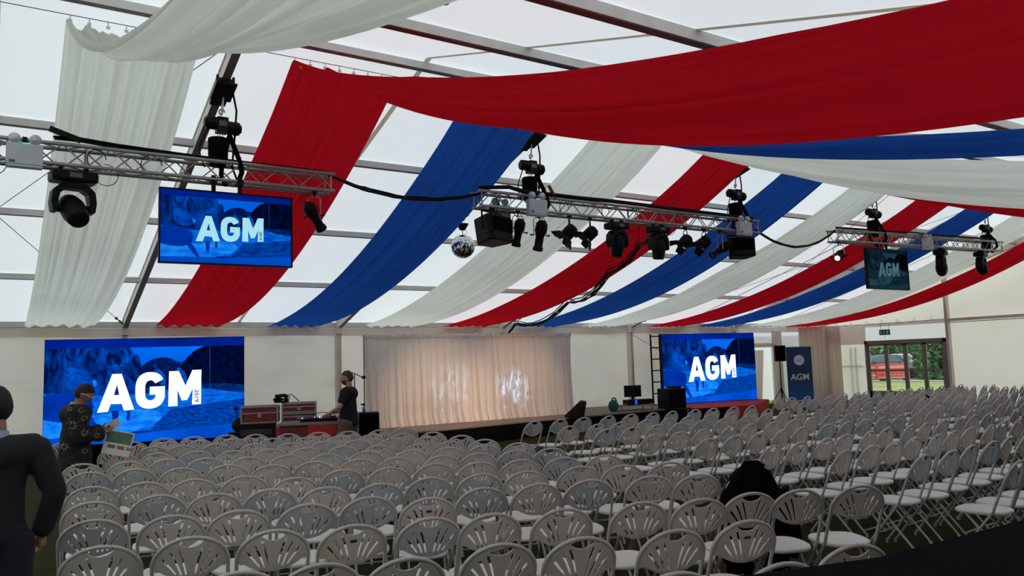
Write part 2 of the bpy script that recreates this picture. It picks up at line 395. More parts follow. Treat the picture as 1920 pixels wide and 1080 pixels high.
gable_sheet('wall_right_over_door', gx, D0, D1, DT, EAVE, M_BRIGHT, 'thin bluish white fabric above the glazed doors', 0.3)
gable_sheet('wall_right_corner', gx, D1, BACK, 0, EAVE, M_GABLE, 'cream fabric wall between the glazed doors and the corner', 0.5)
b = MB(); b.grid(lambda u, v: (GABLE_L, FRONT + (BACK - FRONT) * u, (roof_z(FRONT + (BACK - FRONT) * u) + 0.15) * v), 24, 4); structure(b, 'wall_left', M_GABLE, 'cream fabric gable wall at the left end', 'wall')
# gable frame: posts and eave-height rail
for i, y in enumerate((14.35, 9.35, 4.35)):
    b = MB(); z1 = roof_z(y) - 0.02
    b.box((GABLE - 0.05, y, z1 / 2), (0.16, 0.10, z1)); b.box((GABLE - 0.14, y - 0.035, z1 / 2), (0.02, 0.02, z1)); b.box((GABLE - 0.14, y + 0.035, z1 / 2), (0.02, 0.02, z1))
    structure(b, 'gable_post', M_ALUD, ['brown grey gable post at the right edge of the glazed doors', 'gable post at the middle of the right end wall', 'gable post nearest the camera side'][i], 'post')
b = MB(); b.beam((GABLE - 0.06, FRONT, EAVE - 0.05), (GABLE - 0.06, 14.3, EAVE - 0.05), 0.06, 0.10); b.beam((GABLE - 0.06, FRONT, EAVE - 0.14), (GABLE - 0.06, 14.3, EAVE - 0.14), 0.09, 0.03)
structure(b, 'gable_rail', M_ALUD, 'grey rail across the end wall at eave height, right of the glazed doors', 'rail')
b = MB(); b.grid(lambda u, v: (GABLE - 0.05 + 0.012 * math.sin(u * 60), 14.4 + (BACK - 14.4) * u, EAVE - 0.02 - (0.12 if u < 0.6 else 0.75) * v), 100, 3)
structure(b, 'gable_valance', M_LINER, 'liner coloured with pink drape bounce, hanging along the end wall above the glazed doors', 'valance')
b = MB(); b.tube(sag_line((GABLE - 0.04, 14.4, EAVE + 0.0), (GABLE - 0.04, BACK, EAVE - 0.0), 0.04), 0.01, 6)
for i in range(7):
    y = 14.9 + 0.62 * i; b.tube([(GABLE - 0.04, y - 0.06, EAVE), (GABLE - 0.04, y, EAVE + 0.10), (GABLE - 0.04, y + 0.06, EAVE)], 0.006, 5)
structure(b, 'liner_cord', M_WIRE, 'dark cord with triangular loops above the glazed doors', 'cord')
# corner liner curtains
def hang(name, p0, p1, z0, z1, m, label, pleats=10, amp=0.04, cat='curtain', kind='structure', flare=0.0, nv=10, lean=0.0):
    b = MB(); p0, p1 = Vector(p0), Vector(p1); d = p1 - p0; nrm = Vector((-d.y, d.x)).normalized()
    def fn(u, v):
        k = amp * (0.4 + 0.6 * (1 - v)); w = k * math.sin(2 * PI * pleats * u) + 0.4 * k * math.sin(2 * PI * pleats * 2.3 * u + 3 * v)
        q = p0 + d * (u + lean * (1 - v)) + nrm * (w + flare * (1 - v) ** 2)
        return (q.x, q.y, z0 + (z1 - z0) * v)
    b.grid(fn, max(20, int(pleats * 10)), nv); return b.build(name, m, kind=kind, label=label, category=cat)
M_BEIGE = fabric('liner_beige', (0.66, 0.57, 0.51), (0.74, 0.62, 0.54), 0.42, scale=1.5, var=0.10)
hang('corner_liner', (25.9, 19.3), (27.2, 18.9), 0, EAVE - 0.03, M_BEIGE, 'beige gathered liner in the far right corner', 6, 0.05)
hang('corner_liner_edge', (27.1, 19.0), (27.2, 18.4), 0, EAVE - 0.03, M_BEIGE, 'beige gathered liner on the end wall next to the corner', 3, 0.05)
b = MB()
for y in (17.95, 18.15): b.box((gx + 0.05, y, 1.0), (0.03, 0.06, 2.0))
b.box((gx + 0.05, 18.1, 1.3), (0.03, 0.9, 0.05))  # hidden outer frame; its soft shade shows through the fabric
structure(b, 'wall_frame_bars', M_ALU, 'frame bars outside the end wall, showing as soft shade left of the doors', 'bars')

# ------------------------------------------------------------------ glazed double doors
door = thing('door_1', 'grey framed glazed doors in the end wall looking onto the lawn', 'door', (GABLE - 0.02, D0, 0), 0, kind='structure')
W = D1 - D0
b = MB(); b.box((0, W / 2, DT - 0.07), (0.10, W, 0.14)); b.box((0, 0.06, DT / 2), (0.10, 0.12, DT)); b.box((0, W - 0.05, DT / 2), (0.10, 0.10, DT)); b.box((0, W / 2, 0.03), (0.10, W, 0.06))
M_DOORF = pm('door_frame_grey', (0.20, 0.18, 0.165), 0.5, 0.2)
b.build('door_frame', M_DOORF, door, bevel=0.006)
M_GLASS, n_, l_ = node_mat('door_glass')
o_ = n_.new('ShaderNodeOutputMaterial'); t_ = n_.new('ShaderNodeBsdfTransparent'); g_ = n_.new('ShaderNodeBsdfGlossy'); x_ = n_.new('ShaderNodeMixShader'); f_ = n_.new('ShaderNodeFresnel')
t_.inputs[0].default_value = (0.93, 0.97, 0.96, 1); g_.inputs['Roughness'].default_value = 0.02; f_.inputs[0].default_value = 1.35
x_.inputs[0].default_value = 0.05; l_.new(t_.outputs[0], x_.inputs[1]); l_.new(g_.outputs[0], x_.inputs[2]); l_.new(x_.outputs[0], o_.inputs['Surface'])
ys = [0.12, 0.80, 1.50, 2.22, W - 0.10]
for i in range(4):
    y0, y1 = ys[i], ys[i + 1]; leaf = bpy.data.objects.new('door_leaf', None); C.objects.link(leaf); leaf.parent = door
    b = MB(); t = 0.075
    b.box((0, y0 + t / 2, DT / 2), (0.05, t, DT - 0.28)); b.box((0, y1 - t / 2, DT / 2), (0.05, t, DT - 0.28)); b.box((0, (y0 + y1) / 2, 0.22), (0.05, y1 - y0, 0.30))
    b.box((0, (y0 + y1) / 2, DT - 0.17), (0.05, y1 - y0, 0.06)); b.box((0, (y0 + y1) / 2, 1.12), (0.045, y1 - y0, 0.07))
    b.build('stile_frame', M_DOORF, leaf, bevel=0.004)
    b = MB(); b.box((0.0, (y0 + y1) / 2, 1.63), (0.008, y1 - y0 - 2 * t, 0.95)); b.build('pane', M_GLASS, leaf)
    b = MB(); b.box((0.0, (y0 + y1) / 2, 0.73), (0.008, y1 - y0 - 2 * t, 0.71)); b.build('pane', M_GLASS, leaf)
    if i in (1, 2):
        b = MB(); b.tube([(-0.03, y1 - 0.04 if i == 1 else y0 + 0.04, 1.0), (-0.07, y1 - 0.04 if i == 1 else y0 + 0.04, 1.0), (-0.07, (y1 - 0.15) if i == 1 else y0 + 0.15, 1.0)], 0.01, 8); b.build('handle', M_STEEL, leaf)

# ------------------------------------------------------------------ exit sign box above the doors
t = thing('exit_sign', 'small dark green exit sign box hanging above the glazed doors', 'sign', (GABLE - 0.12, 16.62, 2.40))
b = MB(); b.box((0, 0, 0.11), (0.06, 0.40, 0.20)); b.build('casing', pm('sign_dark_casing', (0.02, 0.025, 0.03), 0.4), t, bevel=0.006)
MG = emit('exit_sign_green', (0.01, 0.05, 0.045), None, 0.6); MW_ = emit('exit_sign_white', (0.14, 0.22, 0.22), None, 0.6)
b = MB(); b.box((-0.032, 0, 0.11), (0.004, 0.36, 0.16)); b.build('sign_face', MG, t)
b = MB()
# running figure, arrow, doorway pictogram
b.box((-0.036, -0.12, 0.11), (0.003, 0.07, 0.11)); b.box((-0.036, 0.13, 0.11), (0.003, 0.05, 0.10)); b.ball((-0.036, 0.0, 0.155), 0.014, 8, (0.2, 1, 1))
b.tube([(-0.036, 0.0, 0.14), (-0.036, 0.01, 0.10), (-0.036, 0.04, 0.07)], 0.006, 5); b.tube([(-0.036, 0.01, 0.10), (-0.036, -0.02, 0.06)], 0.006, 5); b.tube([(-0.036, -0.03, 0.12), (-0.036, 0.03, 0.125)], 0.005, 5)
b.build('pictogram', MW_, t)
b = MB()
for y in (-0.15, 0.15): b.tube(sag_line((0, y, 0.21), (0.06, y * 1.1, 0.44), 0.0, 2), 0.006, 5)
b.tube([(0, 0.0, 0.01), (0.02, 0.03, -0.06), (0.04, 0.0, -0.12)], 0.005, 5)
b.build('hanging_cord', M_RUBBER, t)

# ------------------------------------------------------------------ outside: hedges, car, barriers
LEAF = [pm('leaf_green_mid', (0.06, 0.17, 0.045), 0.6, var=0.3), pm('leaf_green_dark', (0.025, 0.085, 0.03), 0.6, var=0.3), pm('leaf_green_light', (0.14, 0.28, 0.09), 0.6, var=0.3)]
def bush(name, label, cx, cy_, sx, sy, h, n, seed, size=0.10, cat='hedge', z0=0.0):
    r = random.Random(seed); root = thing(name, label, cat, (cx, cy_, 0))
    b = MB()
    for i in range(n):
        while True:
            x, y, z = r.uniform(-1, 1), r.uniform(-1, 1), r.uniform(0, 1)
            q = (abs(x) ** 3 + abs(y) ** 3 + max(0, (z - 0.5) * 2) ** 3)
            if 0.45 < q < 1.0 + 0.2 * math.sin(9 * x + 7 * y): break
        p = Vector((x * sx, y * sy, z0 + z * (h - z0))); s_ = size * r.uniform(0.6, 1.4)
        a = Vector((r.gauss(0, 1), r.gauss(0, 1), r.gauss(0, 0.6))).normalized() * s_; c2 = Vector((r.gauss(0, 1), r.gauss(0, 1), r.gauss(0, 1))); c2 = (c2 - a * c2.dot(a) / a.length_squared).normalized() * s_ * 0.55
        b.use(LEAF[min(2, int(r.random() * 3.0))]).add([p - a, p + c2, p + a, p - c2], [(0, 1, 2, 3)])
    b.use(LEAF[1]); b.ball((0, 0, h * 0.5), 1.0, 16, (sx * 0.82, sy * 0.82, h * 0.46))
    b.build('foliage', None, root)
    b = MB()
    for i in range(6): x = r.uniform(-0.7, 0.7) * sx; y = r.uniform(-0.7, 0.7) * sy; b.tube([(x, y, 0), (x * 0.9, y * 0.9, 0.5), (x * 0.8 + 0.1, y * 0.8, 1.0)], 0.03, 6)
    b.build('stem', pm('hedge_stem', (0.09, 0.06, 0.04), 0.9), root)
    return root
bush('hedge', 'dark green leafy hedge seen through the right hand door panes', 49.2, 25.4, 1.6, 2.3, 4.2, 9000, 3, 0.15)
bush('hedge', 'green bush beside the car, seen through the leftmost door pane', 46.6, 30.7, 0.9, 0.9, 3.4, 4000, 4, 0.13)
bush('hedge', 'pale green tall hedge far behind the parked cars', 64.0, 40.0, 2.5, 16, 5.6, 12000, 5, 0.22)
b = MB(); b.grid(lambda u, v: (43.8 + 2.6 * v + 2.2 * (1 - u), 24.5 + 10 * u, 0.006), 20, 2); b.build('gravel_path', pm('pale_gravel', (0.55, 0.53, 0.50), 0.95, bump=0.5), kind='structure', label='pale gravel strip across the lawn in front of the red barriers', category='path')

def car(name, loc, rz, paint, label):
    root = thing(name, label, 'car', loc, rz)
    prof = [(-2.2, 0.35), (-2.25, 0.75), (-2.1, 0.98), (-1.75, 1.05), (-1.05, 1.52), (-0.5, 1.62), (0.55, 1.60), (1.15, 1.10), (2.0, 0.93), (2.2, 0.70), (2.2, 0.35)]
    b = MB()
    def fn_side(s):
        return [(p[0], s * (0.88 if p[1] < 1.1 else 0.70), p[1]) for p in prof]
    L_, R_s = fn_side(1), fn_side(-1); k = len(prof)
    b.add(L_ + R_s, [tuple(range(k)), tuple(range(2 * k - 1, k - 1, -1))] + [(i, k + i, k + (i + 1) % k, (i + 1) % k) for i in range(k)])
    b.build('body', paint, root, bevel=0.06)
    b = MB(); mg = pm('car_glass', (0.10, 0.15, 0.17), 0.08, 0.0)
    for s in (1, -1):
        pts = [(-1.55, 1.10), (-1.0, 1.46), (0.5, 1.53), (0.95, 1.12)]
        b.add([(x, s * (0.885 if z < 1.2 else 0.725) + s * 0.012, z) for x, z in pts], [(0, 1, 2, 3)])
    b.add([(0.62, -0.62, 1.56), (0.62, 0.62, 1.56), (1.12, 0.72, 1.13), (1.12, -0.72, 1.13)], [(0, 1, 2, 3)])
    b.build('window', mg, root)
    for x in (-1.4, 1.4):
        for s in (1, -1):
            b = MB(); b.cyl((x, s * 0.78, 0.34), (x, s * 0.95, 0.34), 0.34, 20); b.cyl((x, s * 0.95, 0.34), (x, s * 0.96, 0.34), 0.2, 12); b.build('wheel', M_RUBBER, root)
    b = MB(); b.box((0.7, 0.98, 1.12), (0.14, 0.16, 0.12)); b.box((0.7, -0.98, 1.12), (0.14, 0.16, 0.12)); b.build('mirror', paint, root, bevel=0.03)
    return root
car('car', (50.4, 30.6, 0), R(-62), pm('paint_grey_blue', (0.16, 0.20, 0.24), 0.2, 0.4), 'grey blue hatchback car parked behind the red barriers')
car('car', (55.0, 32.4, 0), R(-62), pm('paint_white', (0.7, 0.73, 0.76), 0.2, 0.1), 'white car parked behind the grey blue one')
def barrier(loc, rz, label):
    root = thing('road_barrier', label, 'barrier', loc, rz, 'red plastic barriers')
    m = pm('barrier_red_plastic', (0.68, 0.06, 0.06), 0.5)
    b = MB()
    for z, h in ((0.98, 0.10), (0.72, 0.08), (0.26, 0.10)): b.box((0, 0, z), (1.9, 0.05, h))
    for x in (-0.92, 0.92): b.box((x, 0, 0.55), (0.08, 0.06, 0.95))
    for i in range(7): b.box((-0.75 + 0.25 * i, 0, 0.49), (0.05, 0.04, 0.5))
    b.box((0, 0, 0.50), (1.8, 0.03, 0.14))
    b.build('panel', m, root, bevel=0.01)
    for x in (-0.7, 0.7):
        b = MB(); b.box((x, 0, 0.05), (0.10, 0.55, 0.08)); b.build('foot', M_RUBBER, root, bevel=0.01)
    b = MB(); b.box((0, -0.03, 0.85), (1.7, 0.012, 0.14)); b.build('reflective_band', pm('barrier_pale_red', (0.75, 0.30, 0.30), 0.4), root)
barrier((47.65, 28.75, 0), R(-70), 'red plastic barrier outside, in front of the bonnet of the grey blue car')
barrier((45.8, 28.7, 0), R(-20), 'red plastic barrier outside, left one of the two by the gravel')
barrier((46.4, 27.9, 0), R(-40), 'red plastic barrier outside, angled, partly behind the middle door stiles')

# ------------------------------------------------------------------ porch beyond the back wall opening
b = MB()
b.grid(lambda u, v: (P0 - 0.5 + 7.2 * u, BACK + 1.5 + 0.03 * math.sin(34 * u), 2.5 * v), 60, 6)
structure(b, 'porch_fabric', M_BRIGHT, 'bright cream fabric of the porch beyond the back wall opening', 'porch')
b = MB(); b.grid(lambda u, v: (P0 - 0.5 + 7.2 * u, BACK + 0.1 + 1.4 * v, 2.5 + 0.1 * u), 6, 3); structure(b, 'porch_roof', M_BRIGHT, 'cream roof fabric of the small porch', 'porch')
b = MB(); b.beam((P0 - 0.1, BACK - 0.02, PT + 0.07), (P1 + 0.05, BACK - 0.02, PT + 0.11), 0.05, 0.05); structure(b, 'porch_rail', M_LINER, 'rolled fabric rail across the top of the porch opening', 'rail')
b = MB(); b.grid(lambda u, v: (P0 - 0.1 + (P1 - P0 + 0.15) * u, BACK - 0.06 - 0.03 * math.sin(PI * v), 2.10 + 0.16 * v), 12, 5); structure(b, 'porch_roll', M_BEIGE, 'rolled brownish fabric along the top of the porch opening', 'roll')
b = MB(); b.grid(lambda u, v: (P0 - 0.1 + (1.35 - 0.25 * (1 - v)) * u, BACK - 0.02 + 0.03 * math.sin(18 * u), 0.0 + 2.0 * v), 40, 6)
structure(b, 'porch_curtain', M_BEIGE, 'grey beige curtain hanging in the porch opening beside the right screen', 'curtain')
hang('porch_side_fabric', (24.45, 19.42), (24.75, 19.2), 0, 2.7, M_BEIGE, 'gathered beige fabric between the porch opening and the blue banner', 3, 0.03)

# ------------------------------------------------------------------ ceiling drapes
def drape(x0, x1, m, label, sL, sR, name='ceiling_drape', seed=0, e0=None, e1=None, nsL=None, nsR=None):
    root = thing(name, label, 'drape', ((x0 + x1) / 2, 9.5, 0), 0, 'red, white and blue ceiling drapes')
    r = random.Random(seed); ph = [r.uniform(0, 6.28) for _ in range(6)]; cx = (x0 + x1) / 2
    e0 = x0 if e0 is None else e0; e1 = x1 if e1 is None else e1
    def make(far):
        b = MB()
        yend = BACK - 0.06 if far else FRONT + 0.35
        s0, s1 = (sL, sR) if far else (sL if nsL is None else nsL, sR if nsR is None else nsR)
        def fn(u, v):
            # u along the length from ridge wire to eave, v across the width
            xa = x0 + (x1 - x0) * v; xb = e0 + (e1 - e0) * v
            k = u ** 1.5 if far else 0.0
            x = xa + (xb - xa) * k
            y = 9.5 + (yend - 9.5) * u
            zr = 5.64 + 0.035 * math.cos(2 * PI * 6 * v) * (1 - min(1, u * 12))
            z = zr + (EAVE + 0.03 - zr) * u - 4 * (s0 + (s1 - s0) * v) * u * (1 - u)
            am = 0.25 + math.sin(PI * min(1, u + 0.15)) * 0.9
            rg = lambda w: 1 - 2 * abs(math.sin(w)) ** 0.45
            f = 0.026 * rg(PI * 3.4 * v + ph[0] + 0.25 * u) + 0.012 * rg(PI * 8.2 * v + ph[5] - 0.3 * u) + 0.016 * math.sin(2 * PI * 4.2 * v + ph[0]) + 0.016 * math.sin(2 * PI * 9.3 * v + ph[1] + 1.3 * u) + 0.010 * math.sin(2 * PI * 17 * v + ph[2])
            f += 0.03 * math.sin(2 * PI * 1.3 * v + ph[3] + 2.2 * u)
            z += f * am * (1.15 if far else 1.5)
            if u > 0.965: z += 0.03 * math.sin(2 * PI * 5 * v + ph[4]) * (u - 0.965) / 0.035
            return (x - cx, y - 9.5, z)
        b.grid(fn, 44, 110); return b
    b = make(True); o = b.build('stage_side_length', m, root)
    b = make(False); b.build('near_side_length', m, root)
    b = MB()
    for i in range(8):
        x = x0 + 0.04 + (x1 - x0 - 0.08) * i / 7 - cx
        b.tube([(x, 0, 5.735), (x, 0, 5.68)], 0.006, 5); b.box((x, 0, 5.675), (0.04, 0.015, 0.03))
    b.build('hook', pm('pale_plastic_hook', (0.6, 0.62, 0.6), 0.5), root)
    return root
drape(0.55, 1.93, M_WDRAPE, 'white ceiling drape at the far left, above the left truss end', 0.50, 0.58, seed=1, e0=0.50, e1=1.80, nsL=0.66, nsR=0.22)
drape(3.04, 4.50, M_RDRAPE, 'red ceiling drape swagging lowest across the upper right, above the left hanging television', 0.50, 0.66, seed=2, e0=3.04, e1=4.42, nsL=0.50, nsR=0.71)
drape(5.60, 7.02, M_BDRAPE, 'blue ceiling drape just left of the mirror ball', 0.56, 0.66, seed=3, e0=5.60, e1=6.90, nsL=0.52, nsR=0.46)
drape(8.20, 9.72, M_WDRAPE, 'white ceiling drape behind the two profile spotlights', 0.52, 0.66, seed=4, e0=8.10, e1=9.60, nsL=0.45, nsR=0.76)
drape(10.70, 12.05, M_RDRAPE, 'narrow looking red ceiling drape behind the middle truss', 0.55, 0.66, seed=5, e0=10.45, e1=11.80, nsL=0.6, nsR=0.78)
drape(13.10, 14.50, M_BDRAPE, 'blue ceiling drape behind the right end of the middle truss', 0.55, 0.66, seed=6, e0=13.0, e1=14.35)
drape(15.55, 16.95, M_WDRAPE, 'white ceiling drape between the middle truss and the right truss', 0.55, 0.62, seed=7, e0=15.4, e1=16.7)
drape(18.15, 19.65, M_RDRAPE, 'red ceiling drape passing behind the right hanging television', 0.55, 0.64, seed=8, e0=18.3, e1=19.9)
drape(20.60, 21.95, M_BDRAPE, 'blue ceiling drape second from the right end', 0.52, 0.58, seed=9, e0=20.6, e1=22.0)
drape(23.0, 24.6, M_WDRAPE, 'white ceiling drape nearest the end wall', 0.55, 0.62, seed=10, e0=23.0, e1=25.1)
drape(25.5, 26.9, M_RDRAPE, 'red ceiling drape at the far right, against the end wall', 0.60, 0.66, seed=11, e0=25.3, e1=26.9)
b = MB(); b.tube([(GABLE_L, 9.5, 5.74), (GABLE, 9.5, 5.74)], 0.005, 6); structure(b, 'drape_wire', M_WIRE, 'thin ridge wire carrying the ceiling drapes', 'wire')

# ------------------------------------------------------------------ lighting trusses
TY, TZ = 10.45, 4.385            # truss centre line
def truss(name, x0, x1, label, dz=0.0):
    root = thing(name, label, 'truss', (x0, TY, TZ), 0, 'lighting trusses'); L = x1 - x0; h = 0.12
    for sy in (-1, 1):
        for sz in (-1, 1):
            b = MB(); b.tube([(0 if sz > 0 else 0.03, sy * h, sz * h), (L, sy * h, sz * h + dz)], 0.025, 12); b.build('chord', M_TRUSS, root)
    b = MB(); n = max(4, int(round(L / 0.25)))
    for side in range(4):
        for i in range(n):
            xa, xb = L * i / n, L * (i + 1) / n; s = 1 if i % 2 else -1
            za = dz * xa / L; zb = dz * xb / L
            if side == 0: p, q = (xa, -h, s * h + za), (xb, -h, -s * h + zb)
            elif side == 1: p, q = (xa, h, -s * h + za), (xb, h, s * h + zb)
            elif side == 2: p, q = (xa, s * h, h + za), (xb, -s * h, h + zb)
            else: p, q = (xa, -s * h, -h + za), (xb, s * h, -h + zb)
            b.tube([p, q], 0.009, 6)
    b.build('bracing', M_TRUSS, root)
    for x in (0.05, L * 0.5, L - 0.05):
        b = MB(); z = dz * x / L; c = [(x, -h, -h + z), (x, h, -h + z), (x, h, h + z), (x, -h, h + z)]
        for i in range(4): b.tube([c[i], c[(i + 1) % 4]], 0.012, 6)
        b.build('end_frame', M_TRUSS, root)
    return root
truss('lighting_truss', -2.2, 3.90, 'left aluminium lighting truss carrying the left hanging television')
truss('lighting_truss', 6.25, 12.85, 'middle aluminium lighting truss carrying most of the stage lights')
truss('lighting_truss', 15.40, 22.85, 'right aluminium lighting truss carrying the right hanging television', 0.16)
def rx(x):            # truss height offset on the right truss
    return 0.16 * (x - 15.4) / 7.45 if x > 15 else 0.0

# hoists: bracket on the rafter, motor, chain bag and slings round the truss
def hoist(x, label, y=TY, bag=True):
    zr = roof_z(y) - 0.08; root = thing('chain_hoist', label, 'hoist', (x, y, 0), 0, 'chain hoists'); g = rx(x)
    b = MB(); d = Vector((0, 1, -TAN)).normalized(); c = Vector((0, 0, zr - 0.04))
    b.beam(c - d * 0.28, c + d * 0.28, 0.20, 0.05); b.beam(c - d * 0.30 - Vector((0, 0, 0.05)), c + d * 0.10 - Vector((0, 0, 0.05)), 0.26, 0.03)
    for s in (-1, 1): b.beam(c - d * 0.2 + Vector((s * 0.10, 0, 0.1)), c - d * 0.2 + Vector((s * 0.10, 0, -0.04)), 0.03, 0.03, (0, 1, 0))
    b.build('rafter_bracket', M_BLACK, root, bevel=0.004)
    zm = 5.0
    b = MB(); b.tube([(0.02, 0, zr - 0.06), (0.0, 0, zm + 0.17)], 0.014, 8); b.tube([(0.035 * math.cos(a), 0, zm + 0.20 + 0.04 * math.sin(a)) for a in [i * PI / 6 for i in range(10)]], 0.011, 7)
    b.build('hook', M_STEEL, root)
    b = MB(); b.cyl((-0.20, 0, zm + 0.04), (-0.06, 0, zm + 0.04), 0.085, 18); b.cyl((0.06, 0, zm), (0.22, 0, zm), 0.085, 18); b.cyl((-0.22, 0, zm + 0.04), (-0.20, 0, zm + 0.04), 0.06, 14); b.cyl((0.22, 0, zm), (0.245, 0, zm), 0.055, 14)
    b.box((0, 0, zm + 0.02), (0.14, 0.16, 0.20))
    for i in range(4): b.cyl((0.08 + 0.035 * i, 0, zm), (0.09 + 0.035 * i, 0, zm), 0.092, 18)
    b.build('motor', M_BLACK, root, bevel=0.006)
    b = MB(); b.box((0.0, -0.083, zm + 0.03), (0.10, 0.004, 0.07)); b.build('rating_plate', pm('plate_grey', (0.10, 0.10, 0.10), 0.5), root)
    b = MB(); zb = zm - 0.12
    for xx in (-0.05, -0.02, 0.01): b.tube([(xx, 0, zm - 0.07), (xx, 0, zb - 0.06)], 0.005, 5)
    b.build('chain', M_STEEL, root)
    b = MB(); b.lathe([(0.001, -0.37), (0.10, -0.37), (0.125, -0.25), (0.13, -0.02), (0.12, 0.0), (0.10, -0.01)], (-0.045, 0, zb - 0.04), None, 14)
    b.build('chain_bag', M_BLACKCLOTH, root)
    b = MB(); zt = TZ + 0.12 + g
    b.tube([(0.10, 0, zm - 0.10), (0.03, 0.12, zt + 0.03), (0.03, 0.15, zt - 0.12), (0.05, 0, TZ - 0.15 + g)], 0.032, 8)
    b.tube([(0.10, 0, zm - 0.10), (0.20, -0.12, zt + 0.03), (0.22, -0.15, zt - 0.12), (0.20, 0, TZ - 0.15 + g)], 0.034, 8)
    b.tube([(0.10, 0, zm - 0.06), (0.10, 0, zm - 0.14)], 0.028, 10)
    b.build('sling', M_BLACKCLOTH, root)
    b = MB(); b.tube([(0.14, 0.0, zr - 0.02), (0.19, 0.01, zm + 0.25), (0.17, 0, zm - 0.05), (0.14, 0.03, zt - 0.02), (0.2, 0.0, zt - 0.2)], 0.014, 7); b.tube(sag_line((-0.12, 0, zm + 0.10), (-0.28, 0, zm - 0.3), 0.0, 3) + [Vector((-0.26, 0, zt + 0.05)), Vector((-0.2, 0.05, zt - 0.05))], 0.009, 6)
    b.build('safety_steel', M_RUBBER, root)
    return root
hoist(2.41, 'black chain hoist above the left hanging television')
hoist(7.35, 'black chain hoist over the left end of the middle truss')
hoist(12.34, 'black chain hoist over the right end of the middle truss')
hoist(17.05, 'black chain hoist above the right hanging television')
hoist(22.25, 'black chain hoist at the far right end of the right truss')
# small red shackle strap on the middle truss
b = MB(); b.tube([(7.62, 10.35, 4.72), (7.68, 10.33, 4.60), (7.72, 10.33, 4.48)], 0.03, 8); b.build('ratchet_strap', M_DARKRED, label='dark red strap tied on the middle truss beside its left hoist', category='strap')

# emergency lights: casing with two round lamps
def emergency(x, label, w=0.36, y=-0.19, dz=0.0):
    g = rx(x) + dz; root = thing('emergency_light', label, 'light', (x, TY + y, TZ + g - 0.20), 0, 'twin spot emergency lights')
    b = MB(); b.box((0, 0, 0.13), (w, 0.10, 0.24)); b.box((0, 0.01, -0.005), (w * 0.98, 0.11, 0.03)); b.build('casing', M_WHITEBOX, root, bevel=0.008)
    for s in (-1, 1):
        b = MB(); M = axis_mat((0.25 * s, -1, -0.1))
        b.lathe([(0.001, 0.03), (0.045, 0.03), (0.06, 0.02), (0.062, 0.0), (0.055, -0.035), (0.02, -0.06), (0.001, -0.06)], (s * 0.10, -0.01, 0.31), M, 18); lamp = b.build('lamp', M_WHITEBOX, root)
        b = MB(); b.lathe([(0.001, 0.034), (0.05, 0.032), (0.052, 0.028)], (s * 0.10, -0.01, 0.31), M, 18); b.build('lens', M_LENS, lamp)
        b = MB(); b.cyl((s * 0.10, 0, 0.25), (s * 0.10, 0, 0.28), 0.014, 8); b.build('lamp_stem', M_BLACK, lamp)
    b = MB(); b.box((0, -0.045, 0.252), (0.05, 0.02, 0.012)); b.build('status_led', emit('led_green', (0.05, 0.6, 0.35), None, 1.2), root)
    b = MB(); b.box((-w * 0.33, -0.0515, 0.04), (0.06, 0.002, 0.03)); b.build('label_plate', pm('plate_grey', (0.10, 0.10, 0.10), 0.5), root)
    b = MB(); b.box((0, 0.06, 0.2), (0.05, 0.04, 0.3)); b.build('clamp', M_BLACK, root)
    return root
emergency(0.22, 'white twin lamp emergency light on the far left of the left truss')
emergency(7.30, 'white twin lamp emergency light facing forward on the middle truss by its left hoist')
emergency(6.85, 'white twin lamp emergency light on the back of the middle truss, behind the loudspeaker', y=0.22, dz=-0.06)
emergency(12.30, 'white twin lamp emergency light at the right end of the middle truss')
emergency(18.95, 'white twin lamp emergency light on the right truss, right of the television')

